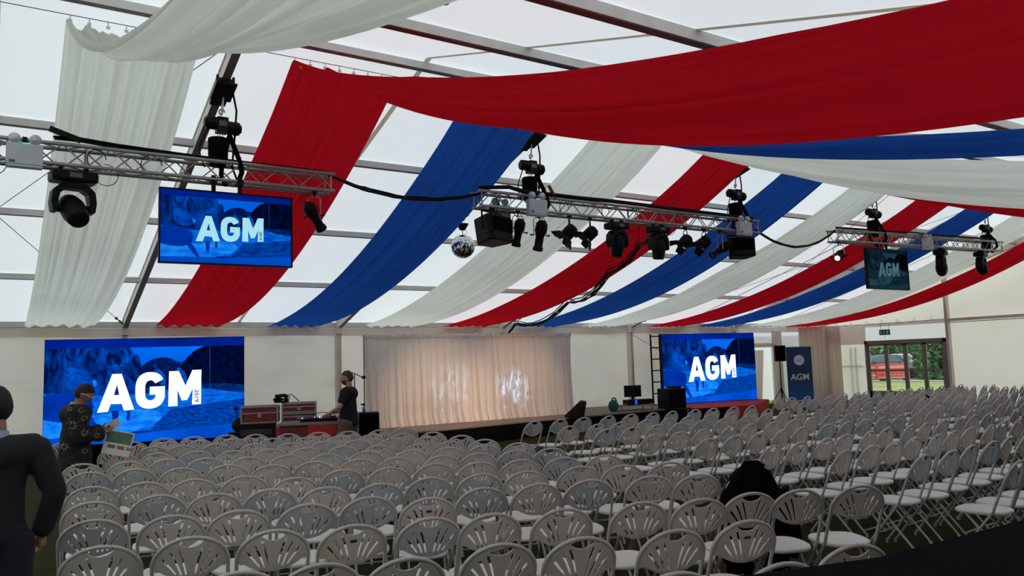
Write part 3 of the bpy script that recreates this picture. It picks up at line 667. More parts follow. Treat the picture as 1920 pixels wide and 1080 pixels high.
# moving heads
def moving_head(x, label, s=1.0, tilt=(0.2, -0.5, -1.0), rot=0.0, y=0.0, blob=True):
    g = rx(x); root = thing('moving_head_light', label, 'light', (x, TY + y, TZ + g - 0.145), R(rot), 'moving head lights')
    b = MB(); b.box((0, 0, -0.085 * s), (0.44 * s, 0.26 * s, 0.12 * s)); b.build('base', M_BLACK, root, bevel=0.03 * s)
    b = MB(); b.box((0, -0.131 * s, -0.08 * s), (0.12 * s, 0.004, 0.05 * s)); b.build('display', pm('plate_grey', (0.10, 0.10, 0.10), 0.5), root)
    b = MB()
    for sx in (-1, 1):
        b.cyl((sx * 0.12 * s, 0, -0.03), (sx * 0.12 * s, 0, 0.03), 0.02, 8); b.box((sx * 0.12 * s, 0, 0.03), (0.04, 0.08, 0.05))
    b.build('clamp', M_BLACK, root)
    b = MB()
    pts = [(-0.20, -0.46), (-0.215, -0.36), (-0.20, -0.24), (-0.12, -0.16), (0.12, -0.16), (0.20, -0.24), (0.215, -0.36), (0.20, -0.46), (0.15, -0.47), (0.145, -0.34), (0.13, -0.26), (0.07, -0.215), (-0.07, -0.215), (-0.13, -0.26), (-0.145, -0.34), (-0.15, -0.47)]
    M = Matrix(((1, 0, 0), (0, 0, 1), (0, 1, 0)))
    # yoke outline in the xz plane, extruded in y: two arms and a bridge
    for seg in ([0, 1, 14, 15], [1, 2, 13, 14], [2, 3, 12, 13], [3, 4, 11, 12], [4, 5, 10, 11], [5, 6, 9, 10], [6, 7, 8, 9]):
        b.prism([(pts[i][0] * s, pts[i][1] * s) for i in seg], 0.17 * s, M, -0.085 * s)
    b.build('yoke', M_BLACK, root, bevel=0.008)
    b = MB(); M = axis_mat(tilt)
    b.lathe([(0.001, -0.17), (0.07, -0.165), (0.115, -0.12), (0.14, -0.02), (0.138, 0.06), (0.12, 0.13), (0.10, 0.17), (0.10, 0.19), (0.085, 0.19), (0.08, 0.17), (0.001, 0.165)], (0, 0, -0.42 * s), M, 22) if s == 1.0 else b.lathe([(q * s, w * s) for q, w in [(0.001, -0.19), (0.07, -0.18), (0.105, -0.12), (0.125, -0.02), (0.125, 0.08), (0.11, 0.17), (0.095, 0.22), (0.08, 0.22), (0.001, 0.20)]], (0, 0, -0.42 * s), M, 22)
    hd = b.build('lamp_head', M_BLACK, root)
    b = MB(); b.lathe([(0.001, 0.172 * s), (0.075 * s, 0.170 * s), (0.078 * s, 0.165 * s)], (0, 0, -0.42 * s), M, 18); b.build('lens', M_LENS, hd)
    b = MB(); b.cyl((-0.19 * s, 0, -0.42 * s), (0.19 * s, 0, -0.42 * s), 0.045 * s, 12); b.build('pivot', M_BLACK, root)
    b = MB(); b.tube([(0.22 * s + 0.12 * (1 - math.cos(a)), -0.02, -0.08 - 0.10 * math.sin(a) + 0.06 * a / PI) for a in [i * PI * 1.6 / 12 for i in range(13)]], 0.005, 5); b.build('safety_cable', M_RUBBER, root)
    return root
moving_head(0.72, 'big black moving head light at the far left, lamp head tilted down', 1.12, (0.15, -0.75, -0.65), 8)
moving_head(9.16, 'left one of the two black moving head lights side by side on the middle truss', 0.98, (0.05, 0.25, -1), 4)
moving_head(10.15, 'right one of the two black moving head lights side by side on the middle truss', 0.98, (0.05, 0.15, -1), 4)
moving_head(19.85, 'bulky black moving head light on the right truss beside the emergency light', 1.10, (0.8, 0.1, -0.55), 20)
moving_head(21.85, 'black moving head light nearest the far right end of the right truss', 1.0, (0.35, -0.2, -0.9), 12)
moving_head(-0.42, 'black moving head light cut off by the left edge of the photo', 1.05, (0.1, -0.6, -0.8), 0)

# profile spots and fresnels
def profile_spot(x, label, direction, y=0.0, s=1.0, lit=False, name='profile_spotlight', drop=0.30, lens_first=1):
    g = rx(x); root = thing(name, label, 'spotlight', (x, TY + y, TZ + g - 0.145), 0, 'profile spotlights')
    d = Vector(direction).normalized(); M = axis_mat(d); c = Vector((0, 0, -drop))
    b = MB()
    pf = [(0.001, -0.23), (0.05, -0.22), (0.085, -0.17), (0.09, -0.06), (0.075, -0.03), (0.075, 0.0), (0.062, 0.02), (0.062, 0.17), (0.075, 0.18), (0.078, 0.23), (0.062, 0.23), (0.058, 0.20), (0.001, 0.195)]
    b.lathe([(q * s, z * s) for q, z in pf], c, M, 18)
    for i in range(5):
        z = (-0.17 + 0.028 * i) * s; b.lathe([(0.088 * s, z), (0.098 * s, z + 0.005), (0.088 * s, z + 0.010)], c, M, 18)
    b.build('body', M_BLACK, root)
    b = MB(); b.lathe([(0.001, 0.205 * s), (0.056 * s, 0.202 * s), (0.058 * s, 0.198 * s)], c, M, 16); b.build('lens', emit('lit_lens', (1.0, 0.95, 0.85), None, 1.6) if lit else M_LENS, root)
    side = M @ Vector((1, 0, 0)); side.z = 0; side = side.normalized() if side.length > 0.2 else Vector((1, 0, 0))
    b = MB(); w = 0.105 * s
    p = c + side * w; q = c - side * w; tp = Vector((0, 0, -0.06))
    b.tube([p, p.lerp(Vector((p.x, p.y, -0.10)), 1), side * w * 0.7 + tp, -side * w * 0.7 + tp, Vector((q.x, q.y, -0.10)), q], 0.008, 6)
    b.build('yoke', M_STEEL if s > 0.9 else M_BLACK, root)
    b = MB(); b.cyl((0, 0, -0.07), (0, 0, 0.03), 0.012, 8); b.box((0, 0, 0.02), (0.05, 0.06, 0.06)); b.build('hook_clamp', M_BLACK, root)
    b = MB()
    for sd in (-1, 1): b.cyl(c + side * sd * w, c + side * sd * (w + 0.05), 0.010, 8); b.ball(c + side * sd * (w + 0.055), 0.018, 8)
    b.cyl(c + d * 0.0 + side * 0.0 + Vector((0, 0, 0.05)), c + Vector((0, 0, 0.10)), 0.01, 6)
    b.build('tilt_knob', M_BLACK, root)
    b = MB(); b.tube([c - d * 0.2 * s, c - d * 0.2 * s + side * 0.12 + Vector((0, 0, 0.10)), side * 0.16 + Vector((0, 0, -0.02)), Vector((0.05, 0, 0.03))], 0.006, 5); b.build('power_cable', M_RUBBER, root)
    return root
profile_spot(3.65, 'black profile spotlight pointing down right, hung by the right end of the left truss', (0.55, 0.35, -0.65), drop=0.33)
profile_spot(7.05, 'shorter of the two black profile spotlights with T shaped side knobs', (0.02, 0.40, -0.92), drop=0.33)
profile_spot(7.48, 'longer of the two black profile spotlights with T shaped side knobs', (0.02, 0.36, -0.93), s=1.12, drop=0.35)
profile_spot(11.80, 'black profile spotlight slanting down left under the right end of the middle truss', (-0.75, 0.3, -0.5), drop=0.36)
profile_spot(15.62, 'black follow spot with a lit lens below the left end of the right truss', (-0.85, -0.35, -0.30), s=1.05, lit=True, drop=0.30)
def fresnel(x, label, direction, y=0.0, s=1.0):
    root = thing('fresnel_spotlight', label, 'spotlight', (x, TY + y, TZ - 0.145), 0, 'fresnel lights with barn doors')
    d = Vector(direction).normalized(); M = axis_mat(d); c = Vector((0, 0, -0.22 * s - 0.03))
    b = MB(); b.lathe([(q * s, z * s) for q, z in [(0.001, -0.13), (0.06, -0.125), (0.10, -0.09), (0.11, 0.0), (0.11, 0.09), (0.095, 0.095), (0.001, 0.08)]], c, M, 18)
    for i in range(4): z = (-0.08 + 0.03 * i) * s; b.lathe([(0.108 * s, z), (0.118 * s, z + 0.006), (0.108 * s, z + 0.012)], c, M, 18)
    b.build('body', M_BLACK, root)
    b = MB(); b.lathe([(0.001, 0.10 * s), (0.085 * s, 0.095 * s), (0.088 * s, 0.088 * s)], c, M, 16); b.build('lens', M_LENS, root)
    for i in range(4):
        a = R(90 * i + 20); ax = Vector((math.cos(a), math.sin(a), 0)); tx = Vector((-math.sin(a), math.cos(a), 0)); b = MB()
        pts = [ax * 0.10 - tx * 0.09 + Vector((0, 0, 0.10)), ax * 0.10 + tx * 0.09 + Vector((0, 0, 0.10)), ax * (0.20) + tx * (0.13 if i % 2 else 0.07) + Vector((0, 0, 0.22)), ax * 0.20 - tx * (0.13 if i % 2 else 0.07) + Vector((0, 0, 0.22))]
        lo = [c + M @ (p * s) for p in pts]; hi = [c + M @ ((p - Vector((0, 0, 0.004)) + ax * 0.004) * s) for p in pts]
        b.add(lo + hi, [(0, 1, 2, 3), (7, 6, 5, 4), (0, 4, 5, 1), (1, 5, 6, 2), (2, 6, 7, 3), (3, 7, 4, 0)]); b.build('barn_door', M_BLACK, root)
    side = M @ Vector((1, 0, 0)); side.z = 0; side = side.normalized() if side.length > 0.2 else Vector((1, 0, 0)); w = 0.125 * s
    p, q = c + side * w, c - side * w
    b = MB(); b.tube([p, Vector((p.x, p.y, -0.08)), side * w * 0.75 + Vector((0, 0, -0.04)), -side * w * 0.75 + Vector((0, 0, -0.04)), Vector((q.x, q.y, -0.08)), q], 0.009, 6); b.build('yoke', M_BLACK, root)
    b = MB(); b.cyl((0, 0, -0.05), (0, 0, 0.03), 0.012, 8); b.box((0, 0, 0.02), (0.05, 0.06, 0.06)); b.build('hook_clamp', M_BLACK, root)
    return root
fresnel(8.10, 'left fresnel lamp with open barn doors, right of the profile spotlights', (-0.5, 0.45, -0.65))
fresnel(8.55, 'right fresnel lamp with open barn doors, next to the moving heads', (-0.55, 0.40, -0.60))
fresnel(10.85, 'fresnel lamp with barn doors just right of the moving heads on the middle truss', (-0.5, 0.3, -0.6))
fresnel(11.35, 'fresnel lamp with barn doors nearest the right end of the middle truss', (-0.5, 0.3, -0.6))

# hanging loudspeakers
def hung_speaker(x, label, rot, s=1.0, y=0.0, tilt=0):
    g = rx(x); root = thing('hanging_loudspeaker', label, 'speaker', (x, TY + y, TZ + g - 0.145), R(rot), 'loudspeakers hung from trusses')
    w, dpt, h = 0.56 * s, 0.36 * s, 0.38 * s
    poly = [(-w / 2, -dpt * 0.30), (-w / 2 + 0.05, -dpt / 2), (w / 2 - 0.03, -dpt / 2), (w / 2, -dpt * 0.3), (w * 0.36, dpt / 2), (-w * 0.30, dpt / 2)]
    Mx = RX(tilt)
    b = MB(); b.prism(poly, h, Matrix.Translation((0, 0, 0)).to_3x3() @ Mx, -h / 2); b.v = [(p[0], p[1], p[2] - 0.30 * s) for p in b.v]; b.build('cabinet', M_BLACK, root, bevel=0.025)
    b = MB(); b.box((0.01, -dpt / 2 - 0.004, -0.30 * s), (w * 0.84, 0.006, h * 0.88), None); b.build('grille', pm('speaker_grille', (0.0025, 0.0025, 0.003), 0.9, spec=0.05, bump=0.6, bscale=200), root)
    b = MB(); b.tube([(-w * 0.44, 0, -0.30 * s), (-w * 0.44, 0, -0.045), (w * 0.42, 0, -0.045), (w * 0.42, 0, -0.30 * s)], 0.018, 6); b.cyl((0, 0, -0.05), (0, 0, 0.03), 0.014, 8); b.box((0, 0, 0.02), (0.06, 0.07, 0.06)); b.build('bracket', M_BLACK, root)
    return root
hung_speaker(6.55, 'black loudspeaker hung under the left end of the middle truss beside the mirror ball', 24, 1.12, tilt=-8)
hung_speaker(12.35, 'black loudspeaker hung under the right end of the middle truss', -25, 1.0, tilt=-6)

# mirror ball
root = thing('mirror_ball', 'silver mirror ball hanging from its motor under the rafter', 'mirror ball', (7.33, 12.75, 0))
M_MIR, n_, l_ = node_mat('mirror_facets')
o_ = n_.new('ShaderNodeOutputMaterial'); p_ = n_.new('ShaderNodeBsdfPrincipled'); p_.inputs['Metallic'].default_value = 1; p_.inputs['Roughness'].default_value = 0.04
v_ = n_.new('ShaderNodeTexVoronoi'); v_.inputs['Scale'].default_value = 70; c_ = n_.new('ShaderNodeTexCoord'); r_ = n_.new('ShaderNodeValToRGB')
r_.color_ramp.elements[0].color = (0.35, 0.36, 0.38, 1); r_.color_ramp.elements[1].color = (0.85, 0.86, 0.88, 1)
l_.new(c_.outputs['Object'], v_.inputs['Vector']); l_.new(v_.outputs['Color'], r_.inputs['Fac']); l_.new(r_.outputs['Color'], p_.inputs['Base Color']); l_.new(p_.outputs[0], o_.inputs['Surface'])
b = MB(); rb, zc, rr = 0.225, 4.02, random.Random(5); nb = 34
for i in range(nb):
    t0, t1 = PI * i / nb, PI * (i + 1) / nb; tm = (t0 + t1) / 2; nn = max(3, int(2 * PI * math.sin(tm) * nb / PI))
    for j in range(nn):
        p0, p1 = 2 * PI * j / nn, 2 * PI * (j + 1) / nn - 0.01
        q = [Vector((rb * math.sin(t) * math.cos(p), rb * math.sin(t) * math.sin(p), zc + rb * math.cos(t))) for t, p in ((t0, p0), (t0, p1), (t1, p1), (t1, p0))]
        cen = sum(q, Vector()) / 4; e = Euler((rr.gauss(0, 0.09), rr.gauss(0, 0.09), rr.gauss(0, 0.05))).to_matrix()
        b.add([cen + e @ (k - cen) for k in q], [(0, 1, 2, 3)])
b.build('mirror_tiles', M_MIR, root)
b = MB(); b.ball((0, 0, zc), rb * 0.975, 20); b.build('core', M_BLACK, root)
b = MB(); b.cyl((0, 0, 4.52), (0, 0, 4.60), 0.05, 14); b.lathe([(0.12, 0.0), (0.05, -0.12), (0.001, -0.12)], (0, 0, 4.45), None, 16); b.box((0, 0, 4.66), (0.22, 0.14, 0.12)); b.box((0.05, 0, 4.76), (0.10, 0.16, 0.14)); b.build('motor', M_BLACK, root, bevel=0.005)
b = MB(); b.tube([(0, 0, 4.34), (0, 0, 4.24)], 0.008, 6); b.tube([(0.01, 0, 4.4), (0.10, 0, 4.3), (0.03, 0, 4.24)], 0.005, 5); b.build('suspension', M_STEEL, root)

# televisions hanging from the trusses, LED walls: picture and lettering
def art(root, w, h, k, tag, y=-0.004):
    """picture of a beach scene in blue with white AGM lettering; local x right, z up, origin bottom left, facing -y"""
    def P(pts, m, layer, nm=None):
        return ([(p[0] * w, y - 0.0012 * layer, (1 - p[1]) * h) for p in pts], m)
    dimc = (lambda c: (0.12 * c[2] + c[0], 0.42 * c[2] + 0.3 * c[1], 0.75 * c[2])) if tag == 'dim' else (lambda c: c)
    E_ = lambda nm, c1, c2=None, **a: emit('%s_%s' % (nm, tag), dimc(c1), dimc(c2) if c2 else None, k, **a)
    lay = []
    ell = lambda cx, cz, a, c, n=18, t=0.0: [(cx + a * math.cos(2 * PI * i / n + t) * (1 + 0.06 * math.sin(5 * i)), cz + c * math.sin(2 * PI * i / n + t)) for i in range(n)]
    lay.append(P([(0, 0), (1, 0), (1, 1), (0, 1)], E_('scr_band', (0.0, 0.010, 0.19), (0.0, 0.020, 0.33), scale=0.6), 0))
    lay.append(P([(0, .085), (1, .085), (1, .60), (0, .60)], E_('scr_mid', (0.0, 0.008, 0.10), (0.002, 0.07, 0.50), scale=3.2, stretch=(2.2, 1, 1.0), detail=8, lo=0.36, hi=0.68), 1))
    lay.append(P([(0, .50), (.35, .56), (.68, .50), (1, .53), (1, .86), (0, .93)], E_('scr_beach', (0.0, 0.055, 0.46), (0.003, 0.19, 0.92), scale=5, stretch=(1, 1, 3.5), detail=9, lo=0.3, hi=0.72), 2))
    lay.append(P([(0, .76), (.20, .74), (.52, .66), (.60, .80), (.40, .915), (0, .93)], E_('scr_beach_light', (0.002, 0.13, 0.80), (0.012, 0.30, 1.0), scale=4, stretch=(1, 1, 3)), 3))
    lay.append(P([(.62, .70), (1, .62), (1, .88), (.50, .92)], E_('scr_beach_dark', (0.0, 0.018, 0.20), (0.0, 0.075, 0.48), scale=9, stretch=(1, 1, 2.5), detail=9), 3))
    lay.append(P([(0, .93), (.45, .92), (1, .86), (1, 1), (0, 1)], E_('scr_foot', (0.0, 0.045, 0.42), (0.0, 0.10, 0.72), scale=0.8), 4))
    lay.append(P([(.41, .085), (.80, .085), (.76, .13), (.72, .18), (.68, .25), (.63, .22), (.57, .19), (.52, .21), (.47, .29), (.44, .20)], E_('scr_sky', (0.0, 0.10, 0.72), (0.001, 0.17, 0.95), scale=1.0), 4))
    lay.append(P([(.455, .50), (.46, .30), (.48, .25), (.52, .205), (.56, .19), (.60, .19), (.635, .22), (.66, .26), (.68, .30), (.70, .50)], E_('scr_hill', (0.0, 0.004, 0.04), (0.0, 0.016, 0.13), scale=12, detail=8), 5))
    lay.append(P([(.655, .48), (.66, .30), (.69, .22), (.72, .16), (.745, .12), (.79, .085), (1, .085), (1, .53), (.88, .50), (.78, .46)], E_('scr_bluff', (0.0, 0.0015, 0.012), (0.0, 0.006, 0.06), scale=9, detail=8, hi=0.75), 6))
    lay.append(P([(.78, .46), (.88, .46), (1, .48), (1, .56), (.86, .53)], E_('scr_reeds', (0.0, 0.003, 0.05), (0.0, 0.04, 0.25), scale=30, detail=6), 7))
    dk = E_('scr_dark', (0.0, 0.004, 0.06), (0.0, 0.045, 0.32), scale=5, stretch=(2, 1, 1), detail=8, lo=0.4, hi=0.7)
    mid = E_('scr_horse', (0.0, 0.022, 0.28), (0.0, 0.04, 0.42), scale=2)
    lay.append(P([(0, .085), (.085, .085), (.09, .30), (.07, .46), (.03, .52), (0, .50)], dk, 7))
    lay.append(P([(.09, .15), (.12, .22), (.16, .19), (.18, .10), (.17, .085), (.155, .16), (.13, .19), (.11, .16), (.10, .085), (.09, .085)], dk, 7)); lay.append(P(ell(.215, .21, .03, .11), dk, 7)); lay.append(P(ell(.345, .19, .050, .10), dk, 7)); lay.append(P(ell(.44, .30, .028, .15), dk, 7))
    sf = E_('scr_soft', (0.0, 0.03, 0.28), (0.001, 0.09, 0.60), scale=9)
    lay.append(P(ell(.34, .275, .020, .03), sf, 8)); lay.append(P([(.375, .10), (.395, .11), (.41, .16), (.405, .23), (.375, .27), (.355, .285), (.36, .25), (.385, .20), (.388, .14)], sf, 8)); lay.append(P([(.10, .27), (.13, .25), (.22, .33), (.25, .45), (.20, .50), (.11, .48), (.09, .36)], sf, 8))
    lay.append(P([(0, .53), (.06, .50), (.14, .51), (.21, .55), (.24, .62), (.235, .70), (.20, .76), (.13, .79), (.06, .78), (0, .74)], mid, 8))
    lay.append(P([(.185, .74), (.225, .72), (.25, .80), (.275, .88), (.285, .92), (.26, .92), (.235, .86), (.205, .80)], mid, 9))
    lay.append(P([(.228, .40), (.24, .385), (.25, .40), (.252, .43), (.245, .455), (.236, .45)], E_('scr_beach_light', (0.002, 0.13, 0.80)), 9))
    lay.append(P([(.325, .69), (.36, .69), (.355, .84), (.335, .85)], E_('scr_horse', (0, .02, .28)), 9)); lay.append(P([(.40, .70), (.418, .70), (.415, .79), (.40, .79)], E_('scr_horse', (0, .02, .28)), 9))
    for cx in (.545, .655):
        lay.append(P(ell(cx, .265, .016, .030, 12), dk, 9)); lay.append(P([(cx - .005, .29), (cx + .016, .30), (cx + .045, .37), (cx + .05, .47), (cx + .02, .47), (cx + .01, .40), (cx - .015, .35)], E_('scr_figure', (0.0, 0.03, 0.30), (0.002, 0.12, 0.62), scale=25), 9))
    lay.append(P([(.818, .085), (.821, .085), (.8215, .50), (.8195, .50)], E_('scr_post', (0.01, 0.08, 0.36)), 9))
    b = MB(); jr = random.Random(11)
    for pts, m in lay:
        q = [Vector(p) for p in pts]
        if len(q) > 5:                       # soften corners, then roughen the outline a little
            pin = lambda v: v.x < 1e-4 or v.x > w - 1e-4 or abs(v.z - 0.915 * h) < 1e-3 * h or v.z < 0.15 * h
            for _ in range(3): q = [v for i in range(len(q)) for v in ((q[i],) if pin(q[i]) else (q[i] * 0.75 + q[i - 1] * 0.25, q[i] * 0.75 + q[(i + 1) % len(q)] * 0.25))]
            q = [v if pin(v) else v + Vector((jr.uniform(-1, 1), 0, jr.uniform(-1, 1))) * 0.0035 * h for v in q]
            q = [Vector((min(w, max(0, v.x)), v.y, min(h, max(0, v.z)))) for v in q]
        tri = delaunay_2d_cdt([Vector((v.x, v.z)) for v in q], [(i, (i + 1) % len(q)) for i in range(len(q))], [], 1, 1e-7)
        b.use(m).add([(v.x, q[0].y, v.y) for v in tri[0]], [tuple(f) for f in tri[2]])
    pic = b.build('picture', None, root)
    # lettering
    N = lambda q: [((a - 38) / 1862, (c - 35) / 985) for a, c in q]
    A_ = N([(645, 368), (730, 368), (850, 712), (755, 716), (735, 654), (635, 651), (610, 722), (512, 728)]); Ah = N([(689, 470), (712, 568), (662, 568)])
    G_ = N([(1118, 433), (1100, 398), (1060, 369), (1000, 358), (940, 365), (890, 398), (862, 455), (858, 540), (862, 620), (890, 675), (940, 705), (1000, 713), (1060, 700), (1110, 665), (1133, 610), (1135, 500), (992, 500), (992, 578), (1048, 578), (1045, 605), (1025, 625), (998, 632), (965, 622), (950, 590), (948, 540), (950, 480), (965, 448), (998, 436), (1025, 445), (1042, 470)])
    def ch(p, k=2):
        for _ in range(k): p = [p[0]] + [v for i in range(len(p) - 1) for v in ((p[i][0] * .75 + p[i + 1][0] * .25, p[i][1] * .75 + p[i + 1][1] * .25), (p[i][0] * .25 + p[i + 1][0] * .75, p[i][1] * .25 + p[i + 1][1] * .75))] + [p[-1]]
        return p
    G_ = ch(G_[:15]) + G_[15:18] + ch(G_[18:])
    Mm = N([(1172, 358), (1265, 358), (1329, 502), (1395, 352), (1482, 350), (1480, 685), (1393, 688), (1400, 532), (1348, 640), (1295, 645), (1253, 540), (1255, 695), (1167, 697)])
    mw = emit('scr_white_' + tag, (0.95, 0.97, 1.0), None, 1.25) if tag == 'led' else emit('scr_white_' + tag, (0.36, 0.72, 0.82), None, 1.0) if tag == 'tv' else emit('scr_white_' + tag, (0.055, 0.13, 0.16), None, 1.0)
    b = MB()
    for poly, hole in ((A_, Ah), (G_, None), (Mm, None)):
        vs = [Vector(p) for p in poly]; ed = [(i, (i + 1) % len(poly)) for i in range(len(poly))]
        if hole: o = len(vs); vs += [Vector(p) for p in hole]; ed += [(o + i, o + (i + 1) % 3) for i in range(3)]
        r = delaunay_2d_cdt(vs, ed, [], 0, 1e-6); V, F = r[0], r[2]
        def inside(p, pl):
            c = False; j = len(pl) - 1
            for i in range(len(pl)):
                if ((pl[i][1] > p[1]) != (pl[j][1] > p[1])) and (p[0] < (pl[j][0] - pl[i][0]) * (p[1] - pl[i][1]) / (pl[j][1] - pl[i][1]) + pl[i][0]): c = not c
                j = i
            return c
        fs = []
        for f in F:
            cc = sum((V[i] for i in f), Vector((0, 0))) / len(f)
            if inside(cc, poly) and not (hole and inside(cc, hole)): fs.append(f)
        b.add([(p.x * w, y - 0.014, (1 - p.y) * h) for p in V], fs)
    b.build('lettering', mw, root)
    # year, reading downwards on the right stem of the M
    cv = bpy.data.curves.new('year', 'FONT'); cv.body = '2019'; cv.size = 0.062 * h / 0.985; cv.extrude = 0.0; cv.offset = 0.0012 * h
    to = bpy.data.objects.new('tmp_year', cv); C.objects.link(to)
    dg = bpy.context.evaluated_depsgraph_get(); me = bpy.data.meshes.new_from_object(to.evaluated_get(dg)); C.objects.unlink(to); bpy.data.objects.remove(to)
    xs = [v.co.x for v in me.vertices]; ys = [v.co.y for v in me.vertices]; L = max(xs) - min(xs); Hh = max(ys) - min(ys)
    u0, u1, v0, v1 = (1418 - 38) / 1862, (1458 - 38) / 1862, (543 - 35) / 985, (664 - 35) / 985
    for v in me.vertices:
        a = (v.co.x - min(xs)) / L; c = (v.co.y - min(ys)) / Hh
        v.co = ((u0 + (u1 - u0) * c) * w, y - 0.0155, (1 - (v0 + (v1 - v0) * a)) * h)
    me.materials.clear(); me.materials.append(E_('scr_band', (0, .01, .19)))
    yo = bpy.data.objects.new('year_lettering', me); C.objects.link(yo); yo.parent = root
def television(x0, z0, label, k, tag, rot=0.0, w=1.64, h=0.94, y=10.27):
    root = thing('hanging_television', label, 'television', (x0, y, z0), R(rot), 'televisions hung from trusses')
    b = MB(); b.box((w / 2, 0.03, h / 2), (w, 0.05, h)); b.build('casing', M_BLACK, root, bevel=0.006)
    b = MB(); t = 0.018
    b.box((w / 2, -0.01, t / 2), (w, 0.03, t)); b.box((w / 2, -0.01, h - t / 2), (w, 0.03, t)); b.box((t / 2, -0.01, h / 2), (t, 0.03, h)); b.box((w - t / 2, -0.01, h / 2), (t, 0.03, h)); b.build('bezel', M_BLACK, root)
    s = bpy.data.objects.new('screen', None); C.objects.link(s); s.parent = root; s.location = (t, 0.004, t)
    art(s, w - 2 * t, h - 2 * t, k, tag)
    b = MB()
    for x in (w * 0.40, w * 0.60): b.box((x, 0.09, h + 0.02), (0.05, 0.03, 0.42)); b.box((x, 0.09, h + 0.16), (0.08, 0.08, 0.08))
    b.box((w / 2, 0.08, h * 0.6), (0.5, 0.04, 0.3)); b.build('mounting_pole', M_BLACK, root)
    return root
television(1.63, 3.15, 'left hanging television showing bright blue AGM picture, between white and red drapes', 0.85, 'tv', rot=-1.0)
television(16.35, 3.22, 'right hanging television with a dim dark teal AGM picture', 0.10, 'dim', rot=0)
def led_wall(p0, bearing, z0, label, w=3.75, h=2.10, k=1.0, name='led_screen', plinth=True):
    root = thing(name, label, 'screen', (p0[0], p0[1], 0), R(90 - bearing), 'large LED screens')
    b = MB(); b.box((w / 2, 0.06, z0 + h / 2), (w + 0.02, 0.10, h + 0.02)); b.build('panel_frame', M_BLACK, root)
    s = bpy.data.objects.new('screen', None); C.objects.link(s); s.parent = root; s.location = (0, 0, z0); art(s, w, h, k, 'led')
    if not plinth: return root
    b = MB(); b.box((w / 2, 0.10, z0 / 2), (w, 0.30, z0)); b.build('plinth', M_BLACKCLOTH, root)
    return root
led_wall((0.83, 18.22), 105, 0.44, 'big blue LED screen showing AGM 2019 on the left of the tent')
led_wall((17.80, 18.40), 99, 0.355, 'big blue LED screen showing AGM 2019 on the right of the tent, above red carpet', w=3.75, h=2.22, plinth=False)

# cable runs
def bundle(name, pts, r, n, label, seed=1, m=M_RUBBER, spread=0.02):
    rr = random.Random(seed); b = MB()
    for k in range(n):
        o = Vector((rr.gauss(0, spread), rr.gauss(0, spread), rr.gauss(0, spread))); q = []
        for i, p in enumerate(pts): q.append(Vector(p) + o * (0.4 + 0.8 * math.sin(PI * i / (len(pts) - 1))) + Vector((rr.gauss(0, spread * 0.25), rr.gauss(0, spread * 0.25), rr.gauss(0, spread * 0.3))))
        b.tube(q, r, 6)
    return b.build(name, m, label=label, category='cable')
bundle('cable_bundle', sag_line((3.85, 10.4, 4.50), (6.4, 10.4, 4.50), 0.20, 20), 0.016, 4, 'black cable bundle swagged between the left truss and the middle truss', 1)
bundle('cable_bundle', sag_line((12.80, 10.4, 4.34), (15.45, 10.4, 4.50), 0.36, 20), 0.018, 3, 'black cable bundle swagged between the middle truss and the right truss', 2, spread=0.012)
ties = [Vector((10.35, 10.9, 4.12)), Vector((11.0, 11.9, 4.16)), Vector((11.55, 13.5, 3.82)), Vector((12.2, 15.9, 3.36)), Vector((12.35, 18.6, 2.95)), Vector((12.5, 19.2, 2.70))]
pts = []
for i in range(len(ties) - 1): pts += sag_line(ties[i], ties[i + 1], [0.05, 0.12, 0.22, 0.25, 0.02][i], 8)[:-1]
bundle('cable_bundle', pts + [ties[-1]], 0.014, 7, 'thick looping black cable bundle climbing from the stage to the middle truss', 3, spread=0.045)
for i, tpt in enumerate(ties[1:5]):
    b = MB(); b.tube([tpt, (tpt.x + 0.02, tpt.y - 0.02, min(roof_z(tpt.y) + 0.05, tpt.z + 0.45))], 0.006, 5)
    if i == 3: b.tube([tpt, tpt + Vector((0.25, -0.3, 0.25))], 0.012, 5)
    b.build('cable_tie', M_RUBBER, label='thin cord holding up the looping cable bundle, %s from the truss' % ords[i], category='cord', group='cords holding the cable bundle')
bundle('cable_bundle', [(0.5, 10.33, 4.58), (0.75, 10.35, 4.60), (1.2, 10.34, 4.56), (1.9, 10.36, 4.55), (2.5, 10.36, 4.54), (3.8, 10.36, 4.54)], 0.012, 4, 'black cables lying along the top of the left truss', 4)
bundle('cable_bundle', [(6.3, 10.4, 4.56), (6.8, 10.33, 4.60), (7.1, 10.35, 4.55), (8.2, 10.36, 4.55), (9.0, 10.36, 4.56), (11.0, 10.36, 4.55), (12.7, 10.36, 4.55)], 0.013, 5, 'black cables lying along the top of the middle truss', 5)
bundle('cable_bundle', [(15.5, 10.4, 4.56), (17.8, 10.36, 4.60), (19.5, 10.36, 4.64), (22.5, 10.36, 4.72)], 0.012, 3, 'black cables lying along the top of the right truss', 6)
for i, (x, rz_) in enumerate(((0.95, 0.1), (1.55, 0.12), (7.9, 0.09), (9.4, 0.1), (10.6, 0.12), (11.6, 0.1), (6.7, 0.14), (8.8, 0.08))):
    b = MB(); b.tube([(x + rz_ * math.cos(a), TY - 0.13, TZ - 0.02 + 0.12 * math.sin(a)) for a in [j * 2 * PI / 14 for j in range(12)]], 0.006, 5)
    b.build('cable_loop', M_RUBBER, label='thin black cable loop hanging in the %s truss, %s along' % ('left' if x < 3 else 'middle', ords[i]), category='cable', group='loops of slack cable on the trusses')
b = MB(); b.box((0, 0, 0), (0.34, 0.05, 0.06)); b.v = [tuple(RZ(0) @ (RY(18) @ Vector(p)) + Vector((0.62, 10.32, 4.62))) for p in b.v]; b.build('connector_block', M_BLACK, label='black connector block on top of the left truss', category='connector')

